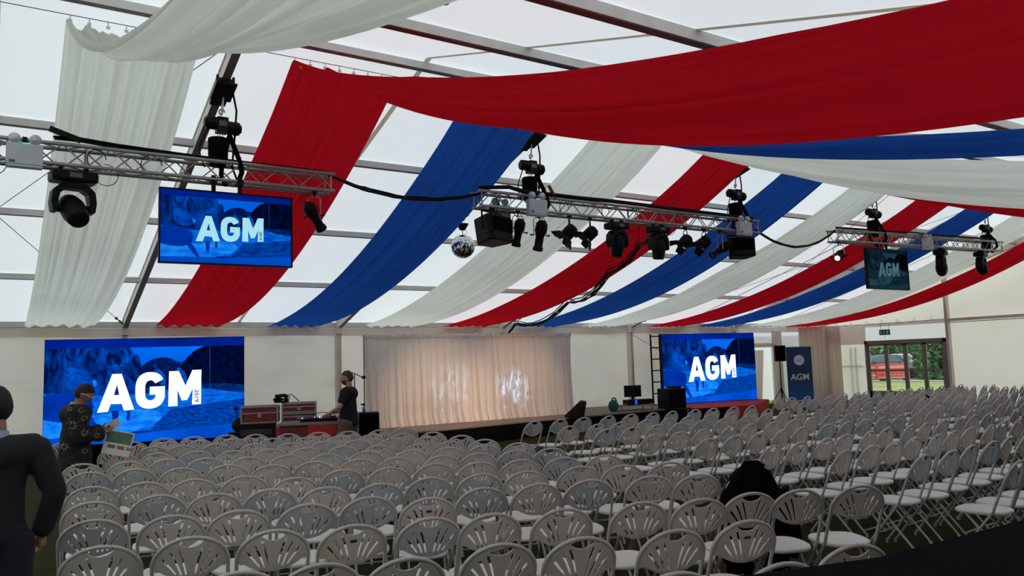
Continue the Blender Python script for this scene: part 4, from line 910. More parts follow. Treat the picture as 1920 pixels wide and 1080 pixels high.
# rigging clamp on the near side of the leftmost rafter, at the top of the view
t = thing('rigging_clamp', 'small black rigging clamp poking in at the top edge beside the near white drape', 'clamp', (2.41, 4.35, 0))
b = MB(); zt_ = roof_z(4.35) - 0.06; b.box((0, 0, zt_ - 0.03), (0.16, 0.16, 0.08)); b.tube([(0, 0, zt_ - 0.05), (0, 0, 4.30)], 0.012, 8); b.build('bracket', M_BLACK, t)
b = MB(); b.tube([(-0.03, -0.12, 4.27), (0.0, 0, 4.22), (0.03, 0.12, 4.27)], 0.03, 8); b.ball((0.0, 0.0, 4.20), 0.045, 10); b.build('hook', M_BLACK, t)

# ------------------------------------------------------------------ stage, curtain, equipment
st = thing('stage', 'low brown stage with a black skirt in front of the ivory curtain', 'stage', (7.0, 15.25, 0))
fr = [(-2.0, -0.25), (0.0, 0.0), (4.0, 0.60), (9.7, 0.95)]
bk = 3.6
b = MB(); poly = [(x, y) for x, y in fr] + [(9.7, bk), (-2.0, bk)]; b.prism(poly, 0.05, None, 0.35); b.build('deck', M_DECK, st)
b = MB()
def skf(u, v):
    L = len(fr) - 1; t = u * L; i = min(L - 1, int(t)); f = t - i; x = fr[i][0] + (fr[i + 1][0] - fr[i][0]) * f; y = fr[i][1] + (fr[i + 1][1] - fr[i][1]) * f
    return (x, y - 0.012 - 0.012 * math.sin(u * 300), 0.01 + 0.36 * v)
b.grid(skf, 400, 2); b.build('skirt', M_BLACKCLOTH, st)
b = MB(); 
for i in range(9):
    for y in (0.8, 2.8): b.cyl((-1.8 + 1.4 * i, y, 0), (-1.8 + 1.4 * i, y, 0.35), 0.03, 8)
b.build('leg', M_STEEL, st)
# pipe and drape curtain
cu = thing('stage_curtain', 'wide ivory pleated curtain on a pipe frame across the stage', 'curtain', (7.12, 17.05, 0.40))
Wc, Hc = 5.98, 2.16
def curt(x0, x1, seed, nm):
    b = MB(); r = random.Random(seed); k = [r.uniform(0, 6.28) for _ in range(8)]
    def fn(u, v):
        x = x0 + (x1 - x0) * u; q = x * 1.0
        a = 0.018 + 0.050 * (1 - v) ** 0.8
        w = math.sin(2 * PI * 6.3 * q + k[0] + 0.7 * math.sin(2.1 * q)) + 0.55 * math.sin(2 * PI * 10.7 * q + k[1]) + 0.35 * math.sin(2 * PI * 3.1 * q + k[2])
        w += 0.25 * math.sin(2 * PI * 19 * q + k[3]) * v
        flare = -0.10 * max(0, 0.10 - v) / 0.10
        return (x + 0.015 * math.sin(9 * q + 4 * v), -a * w * 0.75 + flare - 0.04 * (1 - v), Hc * v + 0.004 + (0.012 * math.sin(30 * q) if v > 0.98 else 0))
    b.grid(fn, int((x1 - x0) * 90), 26); return b.build(nm, M_CURTAIN, cu)
curt(0.0, 3.25, 1, 'curtain_length'); curt(3.22, Wc, 2, 'curtain_length')
b = MB(); b.tube([(-0.02, 0.03, Hc - 0.015), (Wc + 0.02, 0.03, Hc - 0.015)], 0.024, 8)
for x in (0.02, 3.2, Wc - 0.02): b.tube([(x, 0.08, 0), (x, 0.08, Hc)], 0.022, 8); b.box((x, 0.1, 0.01), (0.4, 0.4, 0.02))
b.build('pipe_frame', M_STEEL, cu)
b = MB(); b.grid(lambda u, v: (Wc * u, -0.03 + 0.05 * math.cos(PI * v) * 0.4 - 0.012 * math.sin(u * 420), Hc - 0.075 + 0.09 * math.sin(PI * v) ** 0.5 * (0.6 + 0.4 * math.sin(170 * u) ** 2)), 500, 6); b.build('gathered_heading', M_CURTAIN, cu)

# wedge monitor on the stage edge
w_ = thing('stage_monitor', 'black sloping stage monitor on the right part of the stage edge', 'speaker', (12.35, 16.05, 0.40), R(233))
b = MB(); b.prism([(-0.22, 0), (0.25, 0), (0.33, 0.38), (0.20, 0.40)], 0.62, Matrix(((0, 0, 1), (1, 0, 0), (0, 1, 0))), -0.31); b.build('cabinet', M_BLACK, w_, bevel=0.012)
b = MB(); M = Matrix(((0, 0, 1), (1, 0, 0), (0, 1, 0))); b.prism([(-0.222, 0.012), (0.19, 0.385), (0.185, 0.392), (-0.228, 0.02)], 0.54, M, -0.27); b.build('grille', pm('speaker_grille', (0.0025, 0.0025, 0.003), 0.9, spec=0.05), w_)

# desk with monitor, cabinet, bag at the right of the stage
ds = thing('control_table', 'small grey table with equipment on the stage, left of the right screen', 'table', (14.35, 16.75, 0.40), R(-8))
b = MB(); b.box((0.55, 0, 0.14), (1.15, 0.55, 0.03)); b.build('tabletop', M_GREYTOP, ds)
for x in (0.05, 1.05):
    for y in (-0.22, 0.22): b = MB(); b.cyl((x, y, 0), (x, y, 0.13), 0.018, 8); b.build('leg', M_STEEL, ds)
t = thing('computer_monitor', 'black computer monitor seen from behind on the control table', 'monitor', (14.95, 16.70, 0.56), R(-20))
b = MB(); b.box((0, 0, 0.36), (0.50, 0.05, 0.32)); b.build('display', M_BLACK, t, bevel=0.01)
b = MB(); b.box((0, 0.02, 0.12), (0.06, 0.05, 0.2)); b.box((0, 0, 0.01), (0.24, 0.18, 0.02)); b.build('stand', M_BLACK, t)
t = thing('amplifier', 'black amplifier with a glowing blue light on the control table', 'amplifier', (14.80, 16.55, 0.57), R(-10))
b = MB(); b.box((0, 0, 0.06), (0.46, 0.3, 0.13)); b.build('case', M_BLACK, t, bevel=0.005)
b = MB(); b.box((0.02, -0.152, 0.06), (0.07, 0.004, 0.11)); b.build('indicator_light', emit('blue_led', (0.02, 0.06, 1.0), None, 1.6), t)
t = thing('cable_case', 'black equipment case at the right end of the control table', 'case', (15.30, 16.55, 0.57), R(-8)); b = MB(); b.box((0, 0, 0.06), (0.36, 0.3, 0.12)); b.build('shell', M_BLACK, t, bevel=0.006)
t = thing('equipment_cabinet', 'tall black equipment cabinet in front of the black ladder frame', 'cabinet', (15.95, 16.2, 0.40), R(-6))
b = MB(); b.box((0, 0, 0.28), (0.62, 0.5, 0.56)); b.build('body', M_BLACK, t, bevel=0.012)
b = MB(); b.box((0, -0.252, 0.28), (0.54, 0.006, 0.48)); b.build('front_cover', M_BLACKCLOTH, t)
b = MB(); b.box((0.1, 0, 0.59), (0.3, 0.25, 0.06)); b.build('lid_box', M_BLACK, t)
t = thing('holdall_bag', 'dark teal holdall bag standing left of the control table', 'bag', (14.10, 16.55, 0.40), R(10))
b = MB(); b.ball((0, 0, 0.16), 0.18, 16, (0.9, 0.7, 0.9)); b.build('body', pm('teal_fabric', (0.015, 0.10, 0.10), 0.8), t)
b = MB(); b.tube([(-0.09, -0.02, 0.28), (-0.05, -0.02, 0.37), (0.06, -0.02, 0.37), (0.12, -0.02, 0.26)], 0.018, 8); b.build('handle', M_RUBBER, t)

# ladder frame beside the right screen and red carpeted platform
t = thing('ladder_frame', 'tall black ladder shaped support standing left of the right screen', 'support frame', (17.34, 18.42, 0))
b = MB()
for x in (0.0, 0.38): b.tube([(x, 0, 0), (x, 0, 2.58)], 0.028, 8)
b.build('upright', M_BLACK, t)
b = MB()
for i in range(7): b.tube([(0, 0, 0.35 + 0.36 * i), (0.38, 0, 0.35 + 0.36 * i)], 0.02, 7)
b.build('rung', M_BLACK, t)
t = thing('red_platform', 'low platform covered in red carpet under the right screen', 'platform', (16.9, 16.3, 0))
b = MB(); b.prism([(0, 0), (2.2, -0.45), (4.75, 1.15), (4.75, 2.0), (0, 2.5)], 0.34); b.build('carpet', M_REDCLOTH, t, bevel=0.01)
b = MB(); b.beam((0.0, -0.02, 0.16), (1.2, -0.265, 0.16), 0.02, 0.32); b.build('black_cover', M_BLACKCLOTH, t)

# tripod loudspeaker and banner by the porch
t = thing('speaker_stand', 'black tripod loudspeaker stand beside the blue banner', 'stand', (20.85, 16.3, 0))
b = MB(); b.tube([(0, 0, 0.25), (0, 0, 1.62)], 0.018, 10); b.build('pole', M_BLACK, t)
for a in (20, 140, 260):
    b = MB(); x, y = math.cos(R(a)), math.sin(R(a)); b.tube([(0.03 * x, 0.03 * y, 0.70), (0.50 * x, 0.50 * y, 0.012)], 0.013, 8); b.tube([(0.02 * x, 0.02 * y, 0.30), (0.27 * x, 0.27 * y, 0.34)], 0.008, 6); b.build('leg', M_BLACK, t)
b = MB(); b.cyl((0, 0, 0.66), (0, 0, 0.76), 0.03, 10); b.cyl((0, 0, 0.26), (0, 0, 0.32), 0.028, 10); b.build('collar', M_BLACK, t)
t = thing('tripod_loudspeaker', 'black loudspeaker on top of the tripod stand beside the banner', 'speaker', (20.85, 16.3, 1.60), R(-38))
b = MB(); b.prism([(-0.17, -0.15), (0.17, -0.15), (0.13, 0.15), (-0.13, 0.15)], 0.50, None, 0.0); b.build('cabinet', M_BLACK, t, bevel=0.015)
b = MB(); b.box((0, -0.153, 0.25), (0.30, 0.006, 0.46)); b.build('grille', pm('speaker_grille', (0.0025, 0.0025, 0.003), 0.9, spec=0.05), t)
bn = thing('roller_banner', 'dark blue roller banner with a round white logo and AGM', 'banner', (23.15, 17.30, 0), R(-35))
M_BAN, n_, l_ = node_mat('banner_print')
o_ = n_.new('ShaderNodeOutputMaterial'); p_ = n_.new('ShaderNodeBsdfPrincipled'); p_.inputs['Roughness'].default_value = 0.5
c_ = n_.new('ShaderNodeTexCoord'); s_ = n_.new('ShaderNodeSeparateXYZ'); r_ = n_.new('ShaderNodeValToRGB'); m_ = n_.new('ShaderNodeMath'); m_.operation = 'DIVIDE'; m_.inputs[1].default_value = 2.05
l_.new(c_.outputs['Object'], s_.inputs[0]); l_.new(s_.outputs['Z'], m_.inputs[0]); l_.new(m_.outputs[0], r_.inputs['Fac']); l_.new(r_.outputs['Color'], p_.inputs['Base Color']); l_.new(p_.outputs[0], o_.inputs['Surface'])
r_.color_ramp.elements[0].color = (0.005, 0.11, 0.40, 1); r_.color_ramp.elements[0].position = 0.12; r_.color_ramp.elements[1].color = (0.006, 0.035, 0.10, 1); r_.color_ramp.elements[1].position = 0.5
b = MB(); b.box((0, 0, 1.06), (0.86, 0.006, 1.98)); b.build('print', M_BAN, bn)
b = MB(); b.box((0, 0.02, 2.055), (0.88, 0.03, 0.025)); b.box((0, 0, 0.04), (0.90, 0.14, 0.07)); b.box((0, 0.06, 1.0), (0.02, 0.02, 2.0)); b.build('frame', M_STEEL, bn)
mp_ = pm('print_white', (0.72, 0.80, 0.84), 0.6)
b = MB(); b.lathe([(0.001, 0.0), (0.175, 0.0), (0.175, 0.002), (0.001, 0.002)], (0, -0.005, 1.60), RX(90), 40, False); b.build('logo_disc', mp_, bn)
b = MB(); b.tube([(-0.11, -0.009, 1.60), (-0.05, -0.009, 1.63), (0.03, -0.009, 1.625), (0.0, -0.009, 1.58), (-0.08, -0.009, 1.57), (-0.11, -0.009, 1.60)], 0.005, 5); b.tube([(-0.03, -0.009, 1.55), (0.03, -0.009, 1.61), (0.09, -0.009, 1.68), (0.075, -0.009, 1.60), (0.09, -0.009, 1.53)], 0.006, 5); b.build('logo_script', M_BLACK, bn)
def text_mesh(body, size, m, parent, loc, name, M=RX(90), offset=0.0, ext=0.001):
    cv = bpy.data.curves.new(name, 'FONT'); cv.body = body; cv.size = size; cv.offset = offset; cv.extrude = ext; cv.align_x = 'CENTER'
    to = bpy.data.objects.new('tmp', cv); C.objects.link(to); dg = bpy.context.evaluated_depsgraph_get(); me = bpy.data.meshes.new_from_object(to.evaluated_get(dg)); C.objects.unlink(to); bpy.data.objects.remove(to)
    for v in me.vertices: v.co = M @ v.co + Vector(loc)
    me.materials.clear(); me.materials.append(m); o = bpy.data.objects.new(name, me); C.objects.link(o); o.parent = parent; return o
text_mesh('AGM', 0.29, mp_, bn, (0, -0.006, 0.93), 'lettering', offset=0.005)

# DJ corner: flight cases, red table, decks, black box, spotlight on the floor
def flight_case(loc, rz, d, label, m):
    root = thing('flight_case', label, 'case', loc, R(rz), 'flight cases by the left screen'); w, dp, h = d
    b = MB(); b.box((0, 0, h / 2), (w - 0.02, dp - 0.02, h - 0.02)); b.build('panel', m, root)
    b = MB()
    for x in (-w / 2, w / 2):
        for y in (-dp / 2, dp / 2): b.box((x * 0.985, y * 0.985, h / 2), (0.03, 0.03, h))
    for z in (0.012, h * 0.6, h - 0.012):
        b.box((0, -dp / 2, z), (w, 0.02, 0.024)); b.box((0, dp / 2, z), (w, 0.02, 0.024)); b.box((-w / 2, 0, z), (0.02, dp, 0.024)); b.box((w / 2, 0, z), (0.02, dp, 0.024))
    b.build('edge_trim', M_STEEL, root)
    b = MB(); b.box((0, -dp / 2 - 0.008, h * 0.45), (0.07, 0.02, 0.06)); b.build('catch', M_STEEL, root)
    return root
M_CASER = pm('case_red', (0.22, 0.02, 0.02), 0.5)
def rack(loc, rz, d, label):
    root = thing('equipment_rack', label, 'rack', loc, R(rz)); w, dp, h = d
    b = MB(); b.box((0, 0, h / 2), (w, dp, h)); b.build('body', M_BLACK, root, bevel=0.01)
    b = MB()
    for i in range(6):
        b.box((0, -dp / 2 - 0.006, 0.08 + (h - 0.1) * i / 6), (w * 0.86, 0.015, (h - 0.1) / 6 * 0.8))
        for j in range(3): b.cyl((-w * 0.3 + w * 0.3 * j, -dp / 2 - 0.02, 0.1 + (h - 0.1) * i / 6), (-w * 0.3 + w * 0.3 * j, -dp / 2 - 0.035, 0.1 + (h - 0.1) * i / 6), 0.012, 8)
    b.build('rack_unit', pm('rack_face', (0.03, 0.03, 0.032), 0.4), root, bevel=0.003)
    return root
rack((3.98, 14.45, 0), -20, (0.62, 0.6, 0.88), 'black equipment rack under the left red flight case')
rack((4.62, 14.18, 0), -20, (0.56, 0.6, 0.88), 'black equipment rack under the stacked pair of flight cases')
flight_case((4.02, 14.42, 0.88), -20, (0.62, 0.5, 0.30), 'red flight case on the left rack, beside the left LED screen', M_CASER)
flight_case((4.64, 14.15, 0.88), -20, (0.58, 0.5, 0.16), 'lower dark red flight case of the stacked pair', M_CASER)
flight_case((4.64, 14.15, 1.045), -20, (0.58, 0.5, 0.17), 'upper dark red flight case of the stacked pair', M_CASER)
t = thing('cable_coil', 'tangled heap of black cable on top of the flight cases', 'cable', (4.35, 14.30, 1.20))
b = MB(); rr = random.Random(2)
for i in range(7): b.tube([(0.13 * math.cos(a) * (1 - 0.05 * i) + rr.gauss(0, 0.01), 0.07 * math.sin(a), 0.02 + 0.11 * (0.5 + 0.5 * math.cos(a * 0.5 + i)) + 0.006 * i) for a in [j * 2 * PI / 14 for j in range(14)]], 0.010, 6, True)
b.tube([(0.1, 0, 0.14), (0.2, 0.02, 0.16), (0.28, 0.0, 0.08), (0.33, 0, 0.03)], 0.008, 6); b.ball((-0.06, 0, 0.09), 0.05, 10); b.build('coil', M_RUBBER, t)
dj = thing('dj_table', 'red and grey DJ table left of the man in the black T shirt', 'table', (4.58, 13.46, 0), R(-25))
b = MB(); b.box((0.02, 0, 0.88), (1.02, 0.62, 0.05)); b.build('tabletop', M_GREYTOP, dj, bevel=0.01)
b = MB(); b.box((-0.47, 0, 0.43), (0.05, 0.6, 0.86)); b.box((0.26, -0.28, 0.46), (0.50, 0.05, 0.90)); b.build('red_panel', M_RED, dj, bevel=0.01)
b = MB(); b.box((-0.22, -0.27, 0.42), (0.46, 0.03, 0.84)); b.build('dark_front_panel', M_DARKRED, dj)
b = MB(); b.box((0, 0.28, 0.43), (0.95, 0.03, 0.86)); b.build('back_panel', M_DARKRED, dj)
t = thing('dj_decks', 'black DJ decks with small lit buttons on the red table', 'mixer', (4.74, 13.37, 0.905), R(-25))
b = MB(); b.box((0, 0, 0.03), (0.62, 0.36, 0.06)); b.build('body', M_BLACK, t, bevel=0.008)
for x in (-0.19, 0.19): b = MB(); b.lathe([(0.001, 0.085), (0.10, 0.085), (0.105, 0.06)], (x, 0, 0), None, 20); b.build('jog_wheel', pm('deck_grey', (0.05, 0.05, 0.055), 0.3), t)
b = MB()
for x, y in ((-0.28, -0.12), (-0.1, 0.1), (0.05, -0.14), (0.1, 0.12), (0.28, 0.1), (0.0, 0.0)): b.ball((x, y, 0.065), 0.010, 6)
b.build('button_light', emit('deck_leds', (0.7, 0.9, 1.0), None, 3.0), t)
b = MB(); b.tube([(-0.2, 0.12, 0.07), (0.0, 0.18, 0.14), (0.2, 0.16, 0.12), (0.3, 0.1, 0.06)], 0.006, 5); b.build('cable', M_RUBBER, t)
t = thing('black_loudspeaker', 'plain black floor loudspeaker right of the man in the black T shirt', 'speaker', (5.68, 13.45, 0), R(-20))
b = MB(); b.box((0, 0, 0.50), (0.36, 0.36, 1.00)); b.build('cabinet', M_BLACK, t, bevel=0.01)
b = MB(); b.box((0, -0.183, 0.5), (0.31, 0.008, 0.92)); b.build('grille', pm('speaker_grille', (0.0025, 0.0025, 0.003), 0.9, spec=0.05), t)
t = thing('spray_bottle', 'small bottle with blue liquid and black trigger on the black floor loudspeaker', 'bottle', (5.58, 13.42, 1.0), R(-20))
b = MB(); b.lathe([(0.001, 0), (0.03, 0), (0.032, 0.08), (0.018, 0.11), (0.012, 0.13)], (0, 0, 0), None, 14); b.build('bottle_body', pm('blue_liquid', (0.10, 0.35, 0.75), 0.1), t)
b = MB(); b.box((-0.015, 0, 0.145), (0.08, 0.02, 0.03)); b.build('trigger', M_BLACK, t)
t = thing('floor_moving_head', 'black lamp standing on the floor beside the left LED screen', 'light', (3.78, 14.9, 0), R(-15))
b = MB(); b.box((0, 0, 0.35), (0.42, 0.4, 0.70)); b.build('case_stand', M_BLACK, t, bevel=0.02)
b = MB(); b.ball((0, 0, 0.83), 0.15, 16, (1, 1, 0.9)); b.build('lamp_head', M_BLACK, t)
b = MB(); b.tube([(-0.05, 0, 0.9), (-0.06, 0, 1.12)], 0.012, 6); b.ball((-0.07, 0, 1.13), 0.035, 10, (1.3, 1, 0.8)); b.build('gooseneck', M_BLACK, t)
t = thing('microphone_stand', 'thin boom microphone beside the head of the man in the black T shirt', 'microphone', (5.56, 13.80, 0))
b = MB(); b.tube([(0, 0, 0.01), (0, 0, 1.5)], 0.010, 8); b.lathe([(0.001, 0), (0.14, 0), (0.13, 0.02), (0.001, 0.02)], (0, 0, 0.0), None, 20); b.build('stand', M_BLACK, t)
b = MB(); b.tube([(-0.12, 0, 1.74), (0.0, 0, 1.70), (0.16, 0, 1.62)], 0.008, 6); b.tube([(0, 0, 1.5), (0, 0, 1.70)], 0.009, 6); b.build('boom', M_BLACK, t)
b = MB(); b.ball((0.18, 0, 1.625), 0.032, 12, (1.4, 1, 1)); b.build('microphone', M_BLACK, t)

# black draped desk by the camera, bottom right of the view
t = thing('black_draped_table', 'table under a black cloth cutting across the bottom right corner', 'table', (0, 0, 0))
b = MB(); b.prism([(2.30, 2.03), (2.92, 1.87), (4.03, 1.84), (5.2, 1.8), (4.8, 0.7), (2.2, 1.0)], 0.03, None, 0.97); b.build('tabletop', M_BLACKCLOTH, t)
ring = [Vector(p) for p in ((2.30, 2.03), (2.92, 1.87), (4.03, 1.84), (5.2, 1.8), (4.8, 0.7), (2.2, 1.0))]
b = MB()
def skr(u, v):
    tt = u * len(ring); i = int(tt) % len(ring); f = tt - int(tt); p = ring[i].lerp(ring[(i + 1) % len(ring)], f); c = Vector((3.6, 1.5)); q = (p - c)
    s = 1.0 + 0.02 * (1 - v) * math.sin(u * 170); return (c.x + q.x * s, c.y + q.y * s, 0.005 + 0.99 * v)
b.grid(skr, 240, 4); b.build('cloth_skirt', M_BLACKCLOTH, t)

# ------------------------------------------------------------------ chairs
WIDE = 0.203                      # half width of the tube arch
J = Vector((0, -0.115, 0.50)); T = Vector((0, -0.265, 0.868)); BD = (T - J).normalized(); BL = (T - J).length; BN = Vector((0, BD.z, -BD.y))
def bp(x, s, n=0.0): return J + Vector((x, 0, 0)) + BD * s + BN * n
FOOT = Vector((0, 0.235, 0.0))
def arch_pts(a=WIDE, top=BL, spring=0.232, k=18): return [(a * math.cos(PI * i / k), spring + (top - spring) * math.sin(PI * i / k)) for i in range(k + 1)]
def in_poly(p, pl):
    c = False; j = len(pl) - 1
    for i in range(len(pl)):
        if ((pl[i][1] > p[1]) != (pl[j][1] > p[1])) and (p[0] < (pl[j][0] - pl[i][0]) * (p[1] - pl[i][1]) / (pl[j][1] - pl[i][1]) + pl[i][0]): c = not c
        j = i
    return c
def shell_mb():
    a = WIDE - 0.008
    arc = [(x * a / WIDE, s - 0.006) for x, s in arch_pts()]
    outer = [p for p in arc if p[0] > 0.080]
    dip = [(0.076, 0.372), (0.068, 0.374), (0.057, 0.362), (0.034, 0.348), (0, 0.342), (-0.034, 0.348), (-0.057, 0.362), (-0.068, 0.374), (-0.076, 0.372)]
    outer = outer + dip + [p for p in arc if p[0] < -0.080]
    low = [(-0.194, 0.216), (-0.186, 0.198), (-0.166, 0.203), (-0.135, 0.186), (-0.09, 0.166), (-0.045, 0.155), (0, 0.152), (0.045, 0.155), (0.09, 0.166), (0.135, 0.186), (0.166, 0.203), (0.186, 0.198), (0.194, 0.216)]
    outer = outer + low
    holes = []
    for sx in (-1, 1):
        for (x0, s0), (x1, s1), (x2, s2) in (((.068, .344), (.036, .270), (.024, .182)), ((.110, .322), (.068, .250), (.050, .182)), ((.150, .280), (.104, .226), (.078, .186))):
            c = [Vector((x0, s0)), Vector((x1, s1)), Vector((x2, s2))]; path = []
            for i in range(6):
                t = i / 5; path.append((1 - t) ** 2 * c[0] + 2 * t * (1 - t) * (c[1] + Vector((0.004, 0.004))) + t * t * c[2])
            L_, R_l = [], []
            for i, p in enumerate(path):
                d = (path[min(5, i + 1)] - path[max(0, i - 1)]).normalized(); nn = Vector((-d.y, d.x)); w = 0.0074 - 0.0026 * i / 5
                L_.append(p + nn * w); R_l.append(p - nn * w)
            holes.append([(sx * p.x, p.y) for p in L_ + R_l[::-1]])
    vs = [Vector(p) for p in outer]; ed = [(i, (i + 1) % len(outer)) for i in range(len(outer))]
    for h in holes:
        o = len(vs); vs += [Vector(p) for p in h]; ed += [(o + i, o + (i + 1) % len(h)) for i in range(len(h))]
    for i in range(-9, 10):
        for j in range(10, 26):
            p = (i * 0.021, j * 0.0155)
            if in_poly(p, outer) and not any(in_poly(p, h) for h in holes) and min((Vector(p) - v).length for v in vs) > 0.011: vs.append(Vector(p))
    r = delaunay_2d_cdt(vs, ed, [], 0, 1e-6); V, F = r[0], r[2]; keep = []
    for f in F:
        c = sum((V[i] for i in f), Vector((0, 0))) / len(f)
        if in_poly(c, outer) and not any(in_poly(c, h) for h in holes): keep.append(list(f))
    def off(p): return -0.030 * max(0, 1 - (p.x / 0.198) ** 2) * (1.0 - 0.9 * max(0, (p.y - 0.18)) / 0.20)
    th = 0.006; n = len(V)
    A = [bp(p.x, p.y, off(p)) for p in V]; B = [bp(p.x, p.y, off(p) - th) for p in V]
    fs = [f[:] for f in keep] + [[i + n for i in f[::-1]] for f in keep]
    cnt = {}
    for f in keep:
        for i in range(len(f)): e = (f[i], f[(i + 1) % len(f)]); cnt[e] = 1
    for (p, q) in list(cnt):
        if (q, p) not in cnt: fs.append([p, p + n, q + n, q])
    b = MB(); b.add(A + B, fs, False); return b
def seat_mb():
    b = MB(); k = 40; z = 0.452
    def rim(t, sc, dz):
        c, s = math.cos(t), math.sin(t)
        e = 0.62
        x = 0.189 * math.copysign(abs(c) ** e, c) * (1.0 - 0.14 * max(0, -math.copysign(abs(s) ** e, s))) ; y = 0.035 + 0.205 * math.copysign(abs(s) ** e, s)
        return (x * sc, 0.035 + (y - 0.035) * sc, z + dz)
    rings = [(0.02, -0.010), (0.5, -0.009), (0.85, -0.002), (0.95, 0.004), (0.99, 0.0), (1.0, -0.010), (0.995, -0.026), (0.97, -0.026), (0.95, -0.008), (0.5, -0.016), (0.02, -0.017)]
    vs = [rim(2 * PI * j / k, sc, dz) for sc, dz in rings for j in range(k)]
    fs = [(i * k + j, i * k + (j + 1) % k, (i + 1) * k + (j + 1) % k, (i + 1) * k + j) for i in range(len(rings) - 1) for j in range(k)]
    b.add(vs, fs, True); return b
def arch_mb():
    b = MB(); pts = [bp(WIDE, 0)] + [bp(x, s) for x, s in arch_pts()] + [bp(-WIDE, 0)]
    b.tube(pts, 0.0115, 8); return b
def front_leg(s):
    b = MB(); b.tube([bp(s * WIDE, 0.0), J + Vector((s * WIDE, 0.012, -0.035)), FOOT + Vector((s * WIDE, 0, 0.02))], 0.0115, 8); b.tube([FOOT + Vector((s * WIDE, -0.005, 0.035)), FOOT + Vector((s * WIDE, 0, 0.0))], 0.015, 8); return b
RT, RB_ = Vector((0, 0.13, 0.438)), Vector((0, -0.235, 0.0))
def rear_leg(s):
    b = MB(); x = s * 0.170; k = RT.lerp(RB_, 0.30); k = Vector((0, k.y + 0.012, k.z + 0.01))
    b.tube([RT + Vector((x, 0, 0)), k + Vector((x, 0, 0)), RB_ + Vector((x, 0.01, 0.02))], 0.0105, 8); b.tube([RB_ + Vector((x, 0.012, 0.035)), RB_ + Vector((x, 0, 0))], 0.014, 8); return b
def stretchers(front):
    b = MB()
    if front:
        c = J.lerp(FOOT, 0.66) + Vector((0, 0, 0)); b.tube([c + Vector((-WIDE, 0, 0)), c + Vector((WIDE, 0, 0))], 0.008, 7)
    else:
        c = RT.lerp(RB_, 0.88); d = (RB_ - RT).normalized()
        b.tube([c + Vector((-0.17, 0, 0)) - d * 0.03, c + Vector((-0.15, 0, 0)) + d * 0.0, c + Vector((0.15, 0, 0)), c + Vector((0.17, 0, 0)) - d * 0.03], 0.0085, 7)
    return b
def seat_bar():
    b = MB(); c = RT + Vector((0, -0.02, -0.02)); b.tube([c + Vector((-0.17, 0, 0)), c + Vector((0.17, 0, 0))], 0.010, 7); return b
def make_chair(back_m, sticker=False):
    root = thing('folding_chair', 'chair', 'chair', (0, 0, 0), 0)
    shell_mb().build('backrest', back_m, root); seat_mb().build('seat', M_SEAT, root); arch_mb().build('back_frame', M_CH_T, root)
    for s in (-1, 1): front_leg(s).build('leg', M_CH_T, root); rear_leg(s).build('leg', M_CH_T, root)
    stretchers(True).build('stretcher', M_CH_T, root); stretchers(False).build('stretcher', M_CH_T, root); seat_bar().build('seat_bar', M_CH_T, root)
    if sticker:
        b = MB(); c = bp(0.0, 0.306, -0.0215); M = Matrix((Vector((1, 0, 0)), BD, BN)).transposed(); b.box(c, (0.040, 0.018, 0.002), M); b.build('sticker', M_STICK, root, label='small dark blue sticker')
    return root
proto = {('w', 0): make_chair(M_CH_W), ('c', 0): make_chair(M_CH_C), ('w', 1): make_chair(M_CH_W, True)}
used = set()
def place_chair(x, y, face, col, stick, label, group):
    k = (col, stick); rz = -R(face)
    # x, y is the point under the top of the back; move to the chair's origin
    f = Vector((math.sin(R(face)), math.cos(R(face)))); p = Vector((x, y)) + f * 0.265
    if k not in used:
        used.add(k); o = proto[k]; o.location = (p.x, p.y, 0); o.rotation_euler = (0, 0, rz); o['label'] = label; o['group'] = group
    else: o = dup(proto[k], (p.x, p.y, 0), rz, label, group)
    return o
CN = {'w': 'warm beige', 'c': 'cool grey'}
